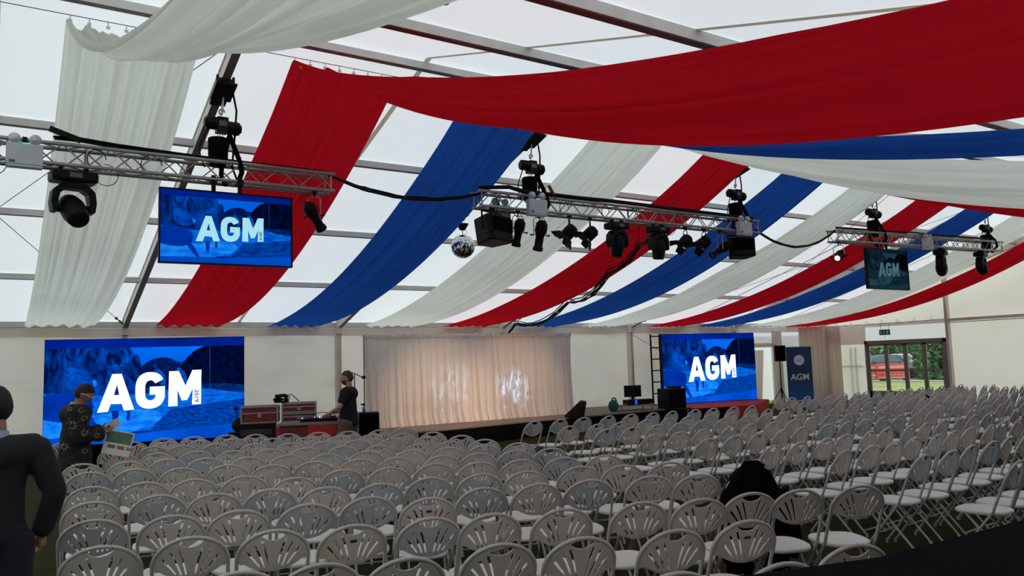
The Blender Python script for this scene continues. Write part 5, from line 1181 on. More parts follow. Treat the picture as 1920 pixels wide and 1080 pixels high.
# left block: under-the-top points of every chair, colour and sticker
LEFT = [(.81,9.66,'w'),(.79,8.76,'c'),(.71,7.61,'w'),(.63,6.69,'w'),(.56,5.86,'c'),(.51,4.94,'w'),(1.32,11.32,'w'),(1.27,10.33,'w'),(1.22,9.49,'w'),(1.19,8.68,'c'),(1.11,7.55,'w'),(1.08,6.67,'c'),(1.0,5.66,'w'),(.96,4.85,'w'),(1.74,11.12,'c'),(1.63,12.17,'w'),(2.08,12.45,'w'),(1.63,10.2,'w'),(1.61,9.39,'c'),(1.56,8.4,'w'),(1.49,7.43,'w'),(1.44,6.43,'w'),(1.4,5.54,'w'),(1.39,4.71,'w'),(1.33,3.75,'w'),(2.06,10.96,'w'),(2.47,12.35,'w'),(2.0,11.75,'w'),(2.04,10.05,'c'),(1.96,9.15,'c'),(.83,12.92,'c'),(2.41,11.62,'c'),(2.90,12.2,'w'),(2.45,10.83,'c'),(2.82,11.45,'c'),(3.24,11.90,'w'),(3.23,11.0,'c'),(2.81,10.38,'w'),(2.38,9.71,'w'),(2.33,8.85,'w'),(1.98,8.29,'w'),(1.89,7.29,'w'),(3.62,11.56,'c'),(3.62,10.72,'w'),(3.20,10.12,'w'),(2.77,9.54,'w'),(2.72,8.70,'w'),(2.32,7.93,'w'),(2.2,6.84,'w'),(1.84,6.33,'c'),(1.84,5.44,'c'),(4.02,11.4,'w'),(4.0,10.5,'w'),(3.58,9.92,'c'),(3.13,9.32,'w'),(3.08,8.46,'w'),(2.72,7.86,'w'),(2.21,6.1,'w'),(4.40,11.2,'w'),(3.52,9.12,'c'),(3.95,9.74,'c'),(4.40,10.35,'w'),(4.82,11.0,'w'),(2.71,7.03,'c'),(3.14,7.70,'w'),(3.50,8.36,'w'),(3.86,8.85,'w'),(2.61,5.97,'c'),(2.28,5.41,'c'),(1.81,4.53,'w',1),(5.25,11.05,'c'),(4.80,10.15,'w'),(4.36,9.55,'w'),(3.89,8.05,'w'),(4.27,8.60,'w'),(3.48,7.52,'w',1),(3.09,6.84,'w'),(5.16,9.95,'w'),(4.76,9.35,'w'),(5.18,9.18,'c'),(4.68,8.58,'w'),(4.33,7.97,'w'),(3.90,7.32,'w'),(3.52,6.76,'w'),(3.06,5.97,'c'),(2.59,5.07,'w',1),(2.26,4.41,'c'),(1.7,3.58,'w'),(5.10,8.46,'w'),(4.74,7.86,'c'),(4.28,7.22,'w'),(3.88,6.55,'w'),(3.48,5.84,'c'),(3.1,5.18,'c'),(2.61,4.26,'w'),(2.21,3.53,'w'),(5.14,7.75,'w'),(4.68,7.12,'c'),(4.26,6.4,'w'),(3.85,5.69,'w'),(3.51,5.04,'w'),(3.04,4.09,'w'),(2.62,3.37,'w'),(5.06,7.0,'c'),(4.66,6.24,'c'),(4.36,5.6,'w'),(3.92,4.92,'c'),(3.55,3.93,'w'),(3.11,3.18,'w'),(5.05,6.08,'w'),(4.68,5.39,'w',1),(4.40,4.74,'w'),(5.09,5.24,'w'),(4.72,4.53,'w'),(3.92,3.75,'w'),(4.33,3.68,'w'),(3.59,3.09,'w',1),(4.66,3.54,'w'),(5.10,3.37,'w'),(2.98,2.37,'w'),(3.52,2.37,'w'),(2.5,2.56,'w'),(0.97,3.86,'w'),(5.14,4.36,'c')]
cols = {}
for t in LEFT: cols.setdefault(min(11, max(0, round((t[0] - 0.62) / 0.413))), []).append(t)
placed = []
for ci in sorted(cols):
    cl = sorted(cols[ci], key=lambda t: -t[1])
    for ri, t in enumerate(cl):
        x, y = t[0], t[1]; col = t[2]; st_ = t[3] if len(t) > 3 else 0
        place_chair(x, y, 10 + 2.6 * (x - 0.5) + rnd.uniform(-2, 2), col, st_, '%s folding chair%s, left block, %s from stage in %s column from left' % (CN[col], ' with sticker' if st_ else '', ords[ri], ords[ci]), 'folding chairs in the left block')
        placed.append((x, y))
        if abs(x - 5.14) < 0.01 and abs(y - 4.36) < 0.01: COAT_CHAIR = (x, y, 10 + 2.6 * (x - 0.5))
# middle block, right of the aisle
ROWS = [(10.42, -0.10, 7.24, 0.465, 11), (9.12, -0.02, 6.95, 0.475, 11), (8.30, 0.0, 6.93, 0.465, 12), (7.22, 0.045, 6.78, 0.475, 12), (6.40, 0.05, 6.84, 0.475, 12), (5.38, 0.085, 6.72, 0.485, 12), (4.64, 0.09, 6.86, 0.475, 11), (3.94, 0.08, 6.98, 0.48, 8), (3.24, 0.07, 7.08, 0.48, 3)]
for ri, (y0, sl, x0, dx, n) in enumerate(ROWS):
    for ci in range(n):
        x = x0 + dx * ci + rnd.uniform(-0.025, 0.025); y = y0 + sl * (x - x0) + rnd.uniform(-0.03, 0.03)
        col = 'c' if rnd.random() < 0.36 else 'w'
        place_chair(x, y, -6 + rnd.uniform(-4, 4), col, 1 if col == 'w' and rnd.random() < 0.06 else 0, '%s folding chair, middle block, %s row from stage, %s seat from aisle' % (CN[col], ords[ri], ords[ci]), 'folding chairs in the middle block')
# far block: one mesh per chair; beyond three hundred chairs the rest are one object
def whole_chair_data(m):
    vs = MB()
    for mb_, mm in ((shell_far(), m), (seat_mb(), M_SEAT), (arch_mb(), M_CH_T), (front_leg(-1), M_CH_T), (front_leg(1), M_CH_T), (rear_leg(-1), M_CH_T), (rear_leg(1), M_CH_T), (stretchers(True), M_CH_T), (stretchers(False), M_CH_T)):
        vs.use(mm); vs.add(mb_.v, mb_.f, True)
    return vs
def shell_far(): return shell_mb()
far = []
for ri, (y0, x0) in enumerate(((11.05, 14.0), (10.25, 13.6), (9.45, 13.4), (8.72, 13.2), (8.02, 13.1), (7.32, 13.1), (6.62, 13.1), (5.95, 13.1))):
    for ci in range(18):
        x = x0 + 0.465 * ci + rnd.uniform(-0.03, 0.03); y = y0 + rnd.uniform(-0.04, 0.04)
        if x > 21.9: continue
        if math.atan2(x, y) - YAW > R(33.6): continue
        far.append((x, y, ri, ci))
far.sort(key=lambda t: t[0] * math.sin(YAW) + t[1] * math.cos(YAW))
n_left = len(LEFT) + sum(r[4] for r in ROWS); n_ind = max(0, 300 - n_left)
fd = {k: whole_chair_data(m) for k, m in (('w', M_CH_W), ('c', M_CH_C))}; fmesh = {k: v.mesh('folding_chair') for k, v in fd.items()}
rest = MB()
for i, (x, y, ri, ci) in enumerate(far):
    col = 'c' if rnd.random() < 0.4 else 'w'; rz = -R(-6 + rnd.uniform(-5, 5))
    if i < n_ind:
        o = bpy.data.objects.new('folding_chair', fmesh[col]); C.objects.link(o); o.location = (x, y + 0.265, 0); o.rotation_euler = (0, 0, rz)
        o['label'] = '%s folding chair, farthest block, %s row from stage, %s seat from aisle' % (CN[col], ords[ri], ords[ci]); o['category'] = 'chair'; o['group'] = 'folding chairs in the farthest block'
    else:
        M = Matrix.Translation((x, y + 0.265, 0)) @ Matrix.Rotation(rz, 4, 'Z'); src = fd[col]; o = len(rest.v)
        rest.v += [tuple(M @ Vector(p)) for p in src.v]
        for m in src.mats:
            if m not in rest.mats: rest.mats.append(m)
        rest.f += [[q + o for q in f] for f in src.f]; rest.mi += [rest.mats.index(src.mats[q]) for q in src.mi]; rest.sm += src.sm
if rest.v: rest.build('far_folding_chairs', None, kind='stuff', label='dense rows of pale folding chairs at the far right in front of the end wall', category='chairs')

# ------------------------------------------------------------------ things on the chairs
def seat_pt(x, y, face, dx=0.0, dy=0.0):
    f = R(face); o = Vector((x + math.sin(f) * 0.265, y + math.cos(f) * 0.265)); return Vector((o.x + dx * math.cos(f) + dy * math.sin(f), o.y - dx * math.sin(f) + dy * math.cos(f), 0.458))
def paper_on(p, rz, label, size=(0.21, 0.297), m=M_PAPER, n=3, name='paper_sheet'):
    b = MB()
    for i in range(n): b.box((0.006 * i, -0.004 * i, 0.002 + 0.003 * i), (size[0], size[1], 0.002), RZ(6 * i))
    o = b.build(name, m, label=label, category='paper'); o.location = p; o.rotation_euler = (0, 0, rz); return o
paper_on(seat_pt(7.24, 10.42, -6), 0.3, 'crumpled pale leaflets on the front seat nearest the stage, across the aisle', (0.3, 0.28), pm('leaflet_pink', (0.55, 0.42, 0.38), 0.8), 4)
paper_on(seat_pt(1.22, 9.49, 12, -0.02, -0.05), 0.2, 'white folded papers on a left block seat beside the man in the patterned jacket', (0.18, 0.25))
paper_on(seat_pt(0.81, 9.66, 10, 0.0, 0.05), -0.2, 'white papers on the seat directly behind the man in the patterned jacket')
b = MB(); rr = random.Random(9)
def bagf(u, v):
    a = 2 * PI * u; k = 1 + 0.18 * math.sin(3 * a) + 0.12 * math.sin(7 * a + 5 * v) + 0.10 * math.sin(11 * a - 9 * v); r_ = 0.13 * math.sin(PI * min(0.98, v * 0.9 + 0.08)) ** 0.7 * k
    return (r_ * math.cos(a), r_ * math.sin(a) * 0.8, 0.30 * v + 0.02 * math.sin(5 * a))
b.grid(bagf, 36, 12); p = seat_pt(1.63, 10.2, 12, 0, -0.05); o = b.build('carrier_bag', pm('orange_red_plastic', (0.48, 0.05, 0.02), 0.4), label='crumpled orange red carrier bag on a left block seat', category='bag'); o.location = (p.x - 0.02, p.y, 0.455)
p = seat_pt(10.2, 7.4, -6); paper_on(p, 0.4, 'small yellow card on a middle block seat', (0.12, 0.16), pm('yellow_card', (0.6, 0.42, 0.05), 0.7), 2, 'yellow_card')

# black coat hung over the back of the aisle chair
cx_, cy_c, cf = COAT_CHAIR
root = thing('black_coat', 'long black coat draped over the back of an aisle chair in the left block', 'coat', (cx_ + math.sin(R(cf)) * 0.265, cy_c + math.cos(R(cf)) * 0.265, 0), -R(cf))
b = MB()
def coat(u, v):
    # u round the chair back and down to the floor on both sides, v from front hem over the top to rear hem
    a = (u - 0.5) * 2
    q = (v - 0.5) * 2
    xr = 0.255 + 0.03 * (1 - abs(a)); topz = 0.915 - 0.30 * abs(a) ** 2.6
    x = xr * a * (1 + 0.10 * abs(q) ** 2)
    s = abs(q); drop = s ** 1.0
    hem = 0.06 + 0.03 * math.sin(9 * a) if q < 0 else 0.42
    z = topz + (hem - topz) * max(0, (s - 0.06)) / 0.94 if s > 0.06 else topz
    base = -0.265 + 0.40 * (0.9 - z) * 0.40
    y = base + (-1 if q < 0 else 1) * (0.045 + 0.06 * min(1, s * 2)) * (1 if s > 0.06 else s / 0.06) - (0.05 * s if q < 0 else 0)
    f = 0.018 * math.sin(11 * a + 2 * q) * min(1, s * 2)
    return (x, y + f, z)
b.grid(coat, 36, 36); b.build('coat_body', M_BLACKCLOTH, root)
for s in (-1, 1):
    b = MB(); b.tube([(s * 0.20, -0.33, 0.72), (s * 0.27, -0.36, 0.55), (s * 0.285, -0.36, 0.36), (s * 0.27, -0.34, 0.20)], [0.07, 0.065, 0.058, 0.05], 12); b.build('sleeve', M_BLACKCLOTH, root)
b = MB(); b.tube([(-0.09, -0.30, 0.90), (-0.05, -0.27, 0.935), (0.05, -0.27, 0.935), (0.09, -0.30, 0.90)], 0.025, 10); b.build('collar', M_BLACKCLOTH, root)
b = MB(); b.ball((0, 0, 0.09), 0.12, 14, (1.1, 0.6, 0.75)); o = b.build('black_handbag', M_BLACK, label='small black bag on the grass beside the chair with the black coat', category='bag'); o.location = (5.42, 4.10, 0)

# ------------------------------------------------------------------ people
def skin_eval(chains, root_pt, sub=2):
    """tapered limbs along chains of (point, radius); the overlapping pieces are fused into one skin by a voxel remesh"""
    V, F = [], []; n = 16
    def ring(c, ax, rx_, ry_):
        sd = Vector((1, 0, 0)) - ax * ax.x
        sd = sd.normalized() if sd.length > 0.3 else (Vector((0, 1, 0)) - ax * ax.y).normalized()
        ot = ax.cross(sd).normalized(); return [c + sd * (rx_ * math.cos(2 * PI * k / n)) + ot * (ry_ * math.sin(2 * PI * k / n)) for k in range(n)]
    for ch in chains:
        q = [(Vector(p), r if isinstance(r, tuple) else (r, r)) for p, r in ch]
        for (p0, r0), (p1, r1) in zip(q[:-1], q[1:]):
            ax = (p1 - p0); L = ax.length
            if L < 1e-5: continue
            ax /= L; rings = []
            m0, m1 = min(min(r0), 0.055), min(min(r1), 0.055)
            for k in (80, 55, 28): a = R(k); rings.append(ring(p0 - ax * m0 * math.sin(a), ax, r0[0] * math.cos(a), r0[1] * math.cos(a)))
            for k in range(5): t = k / 4; rings.append(ring(p0.lerp(p1, t), ax, r0[0] + (r1[0] - r0[0]) * t, r0[1] + (r1[1] - r0[1]) * t))
            for k in (28, 55, 80): a = R(k); rings.append(ring(p1 + ax * m1 * math.sin(a), ax, r1[0] * math.cos(a), r1[1] * math.cos(a)))
            o = len(V); V += [v for r_ in rings for v in r_]
            for i in range(len(rings) - 1): F += [[o + i * n + j, o + i * n + (j + 1) % n, o + (i + 1) * n + (j + 1) % n, o + (i + 1) * n + j] for j in range(n)]
            F.append([o + j for j in range(n)][::-1]); e = o + (len(rings) - 1) * n; F.append([e + j for j in range(n)])
    return V, F
def head_geo(c, face, nod, s=1.0):
    """head with brow, nose, lips, chin, ears; face = unit dir yaw (local z rotation), nod = degrees down"""
    Mr = RZ(face) @ RX(-nod); V, F = [], []
    nu, nv = 40, 36
    for i in range(nv + 1):
        t = PI * i / nv; z = math.cos(t)
        for j in range(nu):
            a = 2 * PI * j / nu; x = math.sin(t) * math.sin(a); y = math.sin(t) * math.cos(a)   # y is forward
            X, Y, Z = x * 0.077, y * 0.096, z * 0.118
            if z < -0.1: k = (-0.1 - z); X *= 1 - 0.32 * k; Y *= 1 - (0.14 * k if y > 0 else 0.40 * k)          # jaw and nape
            if y > 0.3:
                g = lambda cx, cz, wx, wz: math.exp(-((x - cx) / wx) ** 2 - ((z - cz) / wz) ** 2)
                Y += 0.024 * g(0, -0.20, 0.11, 0.14) + 0.012 * g(0, 0.0, 0.08, 0.14) + 0.006 * g(0, -0.50, 0.22, 0.05) + 0.006 * g(0, -0.60, 0.2, 0.04) + 0.010 * g(0, -0.80, 0.25, 0.12)
                Y += 0.006 * g(0, 0.16, 0.5, 0.07) - 0.010 * g(0.36, 0.02, 0.15, 0.09) - 0.010 * g(-0.36, 0.02, 0.15, 0.09) - 0.004 * g(0, -0.55, 0.2, 0.025)
            V.append(Vector((X, Y, Z)) * s)
    for i in range(nv):
        for j in range(nu): F.append([i * nu + j, (i + 1) * nu + j, (i + 1) * nu + (j + 1) % nu, i * nu + (j + 1) % nu])
    for sx in (-1, 1):                      # ears
        o = len(V); k = 12
        for i in range(7):
            t = PI * i / 6
            for j in range(k): a = 2 * PI * j / k; V.append(Vector((sx * (0.076 + 0.010 * math.cos(t)), -0.008 + 0.018 * math.sin(t) * math.cos(a), -0.012 + 0.032 * math.sin(t) * math.sin(a))) * s)
        for i in range(6):
            for j in range(k): F.append([o + i * k + j, o + (i + 1) * k + j, o + (i + 1) * k + (j + 1) % k, o + i * k + (j + 1) % k])
    return [Mr @ v + Vector(c) for v in V], F
def hand_chains(wrist, d, palm_n, thumb_side, curl=0.35, s=1.0):
    """palm, four fingers of different lengths and a thumb as skinned chains"""
    w = Vector(wrist); d = Vector(d).normalized(); n = Vector(palm_n); n = (n - d * n.dot(d)).normalized(); sd = d.cross(n).normalized() * thumb_side
    p1 = w + d * 0.045 * s; p2 = w + d * 0.075 * s; ch = [[(w, 0.024 * s), (p1, (0.030 * s, 0.016 * s)), (p2, (0.032 * s, 0.014 * s))]]
    out = []
    for i, L in enumerate((0.068, 0.078, 0.072, 0.056)):
        b0 = w + d * (0.088 if i in (1, 2) else 0.082) * s + sd * (0.027 - 0.018 * i) * s; a = curl; pts = [(b0 - d * 0.03 * s, 0.009 * s), (b0, 0.0088 * s)]; p = b0; dd = d.copy()
        for seg, fr in enumerate((0.45, 0.30, 0.25)):
            dd = (dd * math.cos(a) + n * math.sin(a)).normalized(); n2 = n; p = p + dd * L * fr * s; pts.append((p, (0.0085 - 0.0006 * seg) * s)); a = curl * 0.9
        out.append(pts)
    b0 = w + d * 0.030 * s + sd * 0.028 * s; t1 = b0 + (d * 0.6 + sd * 0.75 + n * 0.3).normalized() * 0.034 * s; t2 = t1 + (d * 0.9 + sd * 0.3 + n * 0.35).normalized() * 0.030 * s
    out.append([(b0 - sd * 0.015 * s, 0.011 * s), (b0, 0.011 * s), (t1, 0.0098 * s), (t2, 0.0088 * s)])
    return ch, out
def fuse(parts, name, m, parent, vox, disp=0.0, dscale=0.15, smooth=4):
    V, F = [], []
    for v, f in parts: o = len(V); V += v; F += [[i + o for i in q] for q in f]
    me = bpy.data.meshes.new(name); me.from_pydata(V, [], F); me.update(); o = bpy.data.objects.new(name, me); C.objects.link(o)
    rm = o.modifiers.new('r', 'REMESH'); rm.mode = 'VOXEL'; rm.voxel_size = vox; rm.use_smooth_shade = True
    sm = o.modifiers.new('s', 'SMOOTH'); sm.iterations = smooth; sm.factor = 0.5
    dg = bpy.context.evaluated_depsgraph_get(); e = bpy.data.meshes.new_from_object(o.evaluated_get(dg)); bpy.data.objects.remove(o); bpy.data.meshes.remove(me)
    e.name = name
    if disp:
        for v in e.vertices:
            c = v.co; w = math.sin(c.z * 38 + 5 * math.sin(c.x * 13) + 3 * c.y * 9) * 0.5 + math.sin(c.z * 17 - c.x * 23 + 2 * math.sin(c.y * 19)) * 0.5
            v.co = c + v.normal * w * disp
    e.materials.clear(); e.materials.append(m)
    for p in e.polygons: p.use_smooth = True
    ob = bpy.data.objects.new(name, e); C.objects.link(ob)
    if parent: ob.parent = parent
    return ob
def limb(*pr): return list(pr)
def person(label, loc, rz, P, skin, hair, outfit, head_face=0, nod=0, hair_top=1.0):
    """P: joint positions, local coordinates, facing +y"""
    hp = (0, 0, P.get('pelvis', 0.95)); body = []
    sp = [(hp, (0.135, 0.095)), ((0, 0.005, 1.10), (0.120, 0.088)), ((0, 0.0, 1.25), (0.140, 0.098)), ((0, -0.005, 1.38), (0.145, 0.095)), (P['neck'], (0.060, 0.060)), (P['skull'], (0.055, 0.06))]
    ch = [sp]
    for s in ('l', 'r'):
        sh, el, wr = P['sh' + s], P['el' + s], P['wr' + s]
        ch.append([((0, -0.005, 1.38), (0.145, 0.095)), (sh, 0.055), (Vector(sh).lerp(Vector(el), 0.35), 0.047), (el, 0.037), (Vector(el).lerp(Vector(wr), 0.35), 0.036), (wr, 0.024)])
        hi, kn, an = P['hip' + s], P['kn' + s], P['an' + s]
        ch.append([(hp, (0.135, 0.095)), (hi, 0.090), (Vector(hi).lerp(Vector(kn), 0.5), 0.075), (kn, 0.054), (Vector(kn).lerp(Vector(an), 0.35), 0.052), (an, 0.036), ((an[0], an[1] + 0.05, 0.04), 0.035), ((an[0], an[1] + 0.15, 0.03), 0.028)])
    parts = [skin_eval(ch, hp)]
    for s in ('l', 'r'):
        if 'hd' + s in P:
            d, n, ts, curl = P['hd' + s]; base, fingers = hand_chains(P['wr' + s], d, n, ts, curl)
            parts.append(skin_eval(base, base[0][0][0]))
            for f in fingers: parts.append(skin_eval([f], f[0][0], 1))
    parts.append(head_geo(P['head'], head_face, nod))
    root = fuse(parts, 'person', skin, None, 0.0065, smooth=5)
    root.location = loc; root.rotation_euler = (0, 0, rz); root['label'] = label; root['category'] = 'person'
    hv, hf = [], []
    Mr = RZ(head_face) @ RX(-nod); nu, nv = 36, 22
    for i in range(nv + 1):
        for j in range(nu):
            a = 2 * PI * j / nu; front = math.cos(a)
            tmax = PI * (0.47 - 0.13 * max(0, front) ** 0.6) if front > 0.15 else PI * (0.47 + 0.31 * min(1, (0.15 - front) / 0.55) ** 1.2)
            t = tmax * i / nv; k = 1.0 + 0.015 * math.sin(13 * a + 4 * t) + 0.012 * math.sin(23 * a - 9 * t)
            th = 0.009 * hair_top * (1 if i < nv else 0.0)
            zz = math.cos(t); kk = max(0, -0.1 - zz); k *= 1 - 0.30 * kk; kb = 1 - 0.18 * kk if front < 0 else 1.0
            hv.append(Mr @ Vector(((0.078 + th) * k * math.sin(t) * math.sin(a), (0.097 + th) * k * kb * math.sin(t) * math.cos(a) - 0.003, (0.118 + th * 1.3) * k * math.cos(t))) + Vector(P['head']))
    for i in range(nv):
        for j in range(nu): hf.append([i * nu + j, (i + 1) * nu + j, (i + 1) * nu + (j + 1) % nu, i * nu + (j + 1) % nu])
    me = bpy.data.meshes.new('hair'); me.from_pydata(hv, [], hf); me.materials.append(hair)
    for p in me.polygons: p.use_smooth = True
    o = bpy.data.objects.new('hair', me); C.objects.link(o); o.parent = root
    outfit(root, P, ch, hp)
    return root
def vl(a, b, t): return Vector(a).lerp(Vector(b), t)
def base_pose(**k):
    P = dict(neck=(0, -0.01, 1.47), skull=(0, 0.0, 1.55), head=(0, 0.02, 1.635), shl=(-0.185, -0.005, 1.405), shr=(0.185, -0.005, 1.405), ell=(-0.27, -0.04, 1.12), elr=(0.27, -0.04, 1.12), wrl=(-0.27, 0.05, 0.88), wrr=(0.27, 0.05, 0.88),
             hipl=(-0.10, 0, 0.90), hipr=(0.10, 0, 0.90), knl=(-0.11, 0.01, 0.49), knr=(0.11, 0.01, 0.49), anl=(-0.12, -0.03, 0.09), anr=(0.12, -0.03, 0.09))
    P.update(k); return P
def top_garment(root, P, name, m, grow=0.018, sleeve=1.0, hem=0.88, torso_extra=0.0, disp=0.004, loose=0.0):
    g = grow; c = (0, 0, 1.10)
    ch = [[((0, 0.0, hem), (0.150 + g + loose, 0.112 + g + loose)), (c, (0.135 + g + torso_extra, 0.102 + g + torso_extra)), ((0, 0.0, 1.25), (0.148 + g, 0.106 + g)), ((0, -0.005, 1.37), (0.150 + g, 0.100 + g)), (vl((0, -0.005, 1.37), P['neck'], 0.75), (0.070 + g * 0.5, 0.066 + g * 0.5))]]
    for s in ('l', 'r'):
        sh, el, wr = P['sh' + s], P['el' + s], P['wr' + s]
        pts = [((0, -0.005, 1.37), (0.150 + g, 0.100 + g)), (sh, 0.062 + g), (vl(sh, el, 0.4), 0.054 + g)]
        if sleeve > 0.5: pts += [(el, 0.044 + g), (vl(el, wr, 0.5), 0.040 + g), (vl(el, wr, 0.90), 0.034 + g * 1.2 + loose * 0.5)]
        else: pts += [(vl(sh, el, 0.62), 0.054 + g)]
        ch.append(pts)
    return fuse([skin_eval(ch, c)], name, m, root, 0.010, disp, smooth=9)
def trousers(root, P, m, full=1.0, name='trousers', grow=0.02):
    g = grow; hp = (0, 0, 0.95); ch = [[((0, 0, 1.02), (0.138 + g * 0.6, 0.100 + g * 0.6)), (hp, (0.145 + g, 0.108 + g))]]
    for s in ('l', 'r'):
        hi, kn, an = P['hip' + s], P['kn' + s], P['an' + s]
        pts = [(hp, (0.145 + g, 0.108 + g)), (hi, 0.095 + g), (vl(hi, kn, 0.5), 0.082 + g), (kn, 0.062 + g)]
        if full > 0.5: pts += [(vl(kn, an, 0.5), 0.058 + g), (vl(kn, an, 1.02), 0.052 + g)]
        ch.append(pts)
    return fuse([skin_eval(ch, hp)], name, m, root, 0.011, 0.004, smooth=9)
def shoes(root, P, m):
    for s in ('l', 'r'):
        an = P['an' + s]; b = MB(); b.ball((an[0], an[1] + 0.06, 0.045), 0.05, 16, (0.95, 2.7, 0.95)); b.v = [(x, y, max(0.0, z)) for x, y, z in b.v]; b.build('shoe', m, root)

# man nearest the camera, seen from behind, left edge
def fit_a(root, P, ch, hp):
    sw = pm('navy_knit', (0.016, 0.018, 0.024), 0.95, bump=0.3, bscale=150)
    top_garment(root, P, 'sweater', sw, 0.020, 1.0, 0.90, disp=0.003); trousers(root, P, pm('navy_trousers', (0.012, 0.014, 0.030), 0.9)); shoes(root, P, M_BLACK)
    b = MB(); b.lathe([(0.075, 0.0), (0.071, 0.030), (0.063, 0.055), (0.067, 0.057), (0.080, 0.0)], (0, -0.008, 1.445), RX(-8), 28); b.build('shirt_collar', pm('shirt_light_blue', (0.30, 0.40, 0.50), 0.8), root)
P = base_pose(elr=(0.30, -0.05, 1.14), wrr=(0.25, 0.06, 0.90), shr=(0.20, -0.005, 1.40), hdr=((-0.05, 0.25, -1), (-1, 0, 0), 1, 0.5), hdl=((0, 0.2, -1), (1, 0, 0), -1, 0.4), wrl=(-0.30, 0.06, 0.90))
person('man seen from behind, dark sweater over light blue collar, at the left edge', (0.012, 5.40, 0), R(4), P, M_SKIN, M_HAIRB, fit_a, 0, 4)

# man in the dark jacket with gold flower motifs, reading papers
def fit_b(root, P, ch, hp):
    jk = pm('black_patterned_jacket', (0.008, 0.008, 0.011), 0.9, bump=0.3, bscale=80)
    j = top_garment(root, P, 'jacket', jk, 0.030, 1.0, 0.74, 0.03, 0.006, 0.035); trousers(root, P, pm('black_trousers', (0.010, 0.010, 0.012), 0.9)); shoes(root, P, M_BLACK)
    gold = pm('gold_embroidery', (0.42, 0.34, 0.20), 0.5, bump=0.0); rr = random.Random(4)
    dg = bpy.context.evaluated_depsgraph_get(); me = j.data
    from mathutils.bvhtree import BVHTree
    bv = BVHTree.FromPolygons([v.co for v in me.vertices], [tuple(p.vertices) for p in me.polygons])
    def motif(px, pz, r, b, side=1, py=None):
        """star flower on the person's right or left side or arm"""
        o = Vector((side * 0.9, px, pz)); pts = []
        def hit(dx, dz):
            h = bv.ray_cast(Vector((side * 0.9, px + dx, pz + dz)), Vector((-side, 0, 0))); return h[0] + h[1] * 0.004 if h[0] is not None else None
        for k in range(9):
            a = 2 * PI * k / 9 + r * 9; p, q = hit(r * 0.30 * math.cos(a), r * 0.25 * math.sin(a)), hit(r * math.cos(a), r * math.sin(a))
            if p is None or q is None or (p - q).length > r * 2.5: continue
            m_ = (p + q) / 2; w = Vector((0, -math.sin(a), math.cos(a))) * r * 0.10
            b.add([p, m_ + w, q, m_ - w], [(0, 1, 2, 3)])
            if k % 2 == 0:
                c = hit(r * 1.35 * math.cos(a), r * 1.35 * math.sin(a))
                if c is not None: b.ball(c, r * 0.07, 6)
    for side in (1, -1):
        b = MB()
        for px, pz, r in ((-0.02, 1.26, 0.058), (0.10, 1.17, 0.045), (0.02, 0.80, 0.060), (0.10, 0.96, 0.040), (0.22, 1.13, 0.036), (0.09, 1.33, 0.040), (0.06, 1.42, 0.038), (-0.10, 1.02, 0.050), (-0.05, 1.44, 0.03)): motif(px, pz, r, b, side)
        if b.v: b.build('gold_motifs', gold, root)
    b = MB(); b.lathe([(0.088, 0.0), (0.082, 0.035), (0.075, 0.062), (0.079, 0.064), (0.094, 0.0)], (0, 0.0, 1.432), RX(-22), 28); b.build('jacket_collar', pm('gold_collar', (0.42, 0.34, 0.20), 0.6), root)
    c = Vector(P['head']); Mr = RZ(0) @ RX(-32)
    b = MB()
    for s in (-1, 1):
        b.tube([c + Mr @ Vector((s * (0.033 + 0.026 * math.cos(a)), 0.104, 0.004 + 0.019 * math.sin(a))) for a in [i * 2 * PI / 14 for i in range(14)]], 0.0038, 6, True)
        b.tube([c + Mr @ Vector((s * 0.058, 0.100, 0.012)), c + Mr @ Vector((s * 0.085, 0.04, 0.010)), c + Mr @ Vector((s * 0.086, -0.01, 0.006)), c + Mr @ Vector((s * 0.082, -0.03, -0.01))], 0.0042, 6)
    b.tube([c + Mr @ Vector((-0.01, 0.106, 0.008)), c + Mr @ Vector((0.01, 0.106, 0.008))], 0.0036, 6)
    b.build('glasses', pm('pale_gold_frames', (0.75, 0.68, 0.52), 0.35), root)
P = base_pose(neck=(0, 0.02, 1.46), skull=(0, 0.05, 1.53), head=(0, 0.075, 1.595), elr=(0.25, 0.03, 1.12), wrr=(0.13, 0.27, 1.14), ell=(-0.25, 0.03, 1.12), wrl=(-0.10, 0.25, 1.16),
              hdr=((-0.1, 0.9, 0.25), (-1, 0, 0.3), 1, 0.65), hdl=((0.15, 0.9, 0.25), (1, 0, 0.3), -1, 0.65))
MAN_B, RZ_B = Vector((0.80, 10.42, 0)), -R(97)
person('man in glasses and a black jacket with gold flower motifs, looking down at papers', MAN_B, RZ_B, P, M_SKIND, M_HAIRB, fit_b, 0, 32, 0.8)
Mb = Matrix.Translation(MAN_B) @ Matrix.Rotation(RZ_B, 4, 'Z')
def held(name, c, d, M, m, label, cat='paper', extra=None):
    root = thing(name, label, cat, (0, 0, 0)); root.matrix_world = Mb
    b = MB(); b.box(c, d, M); b.build('sheet', m, root)
    if extra: extra(root, c, M)
    return root
held('folded_paper', (0.03, 0.40, 1.24), (0.13, 0.002, 0.10), RX(20) @ RZ(60) , M_PAPER, 'small folded cream paper in the upper hand of the man in glasses')
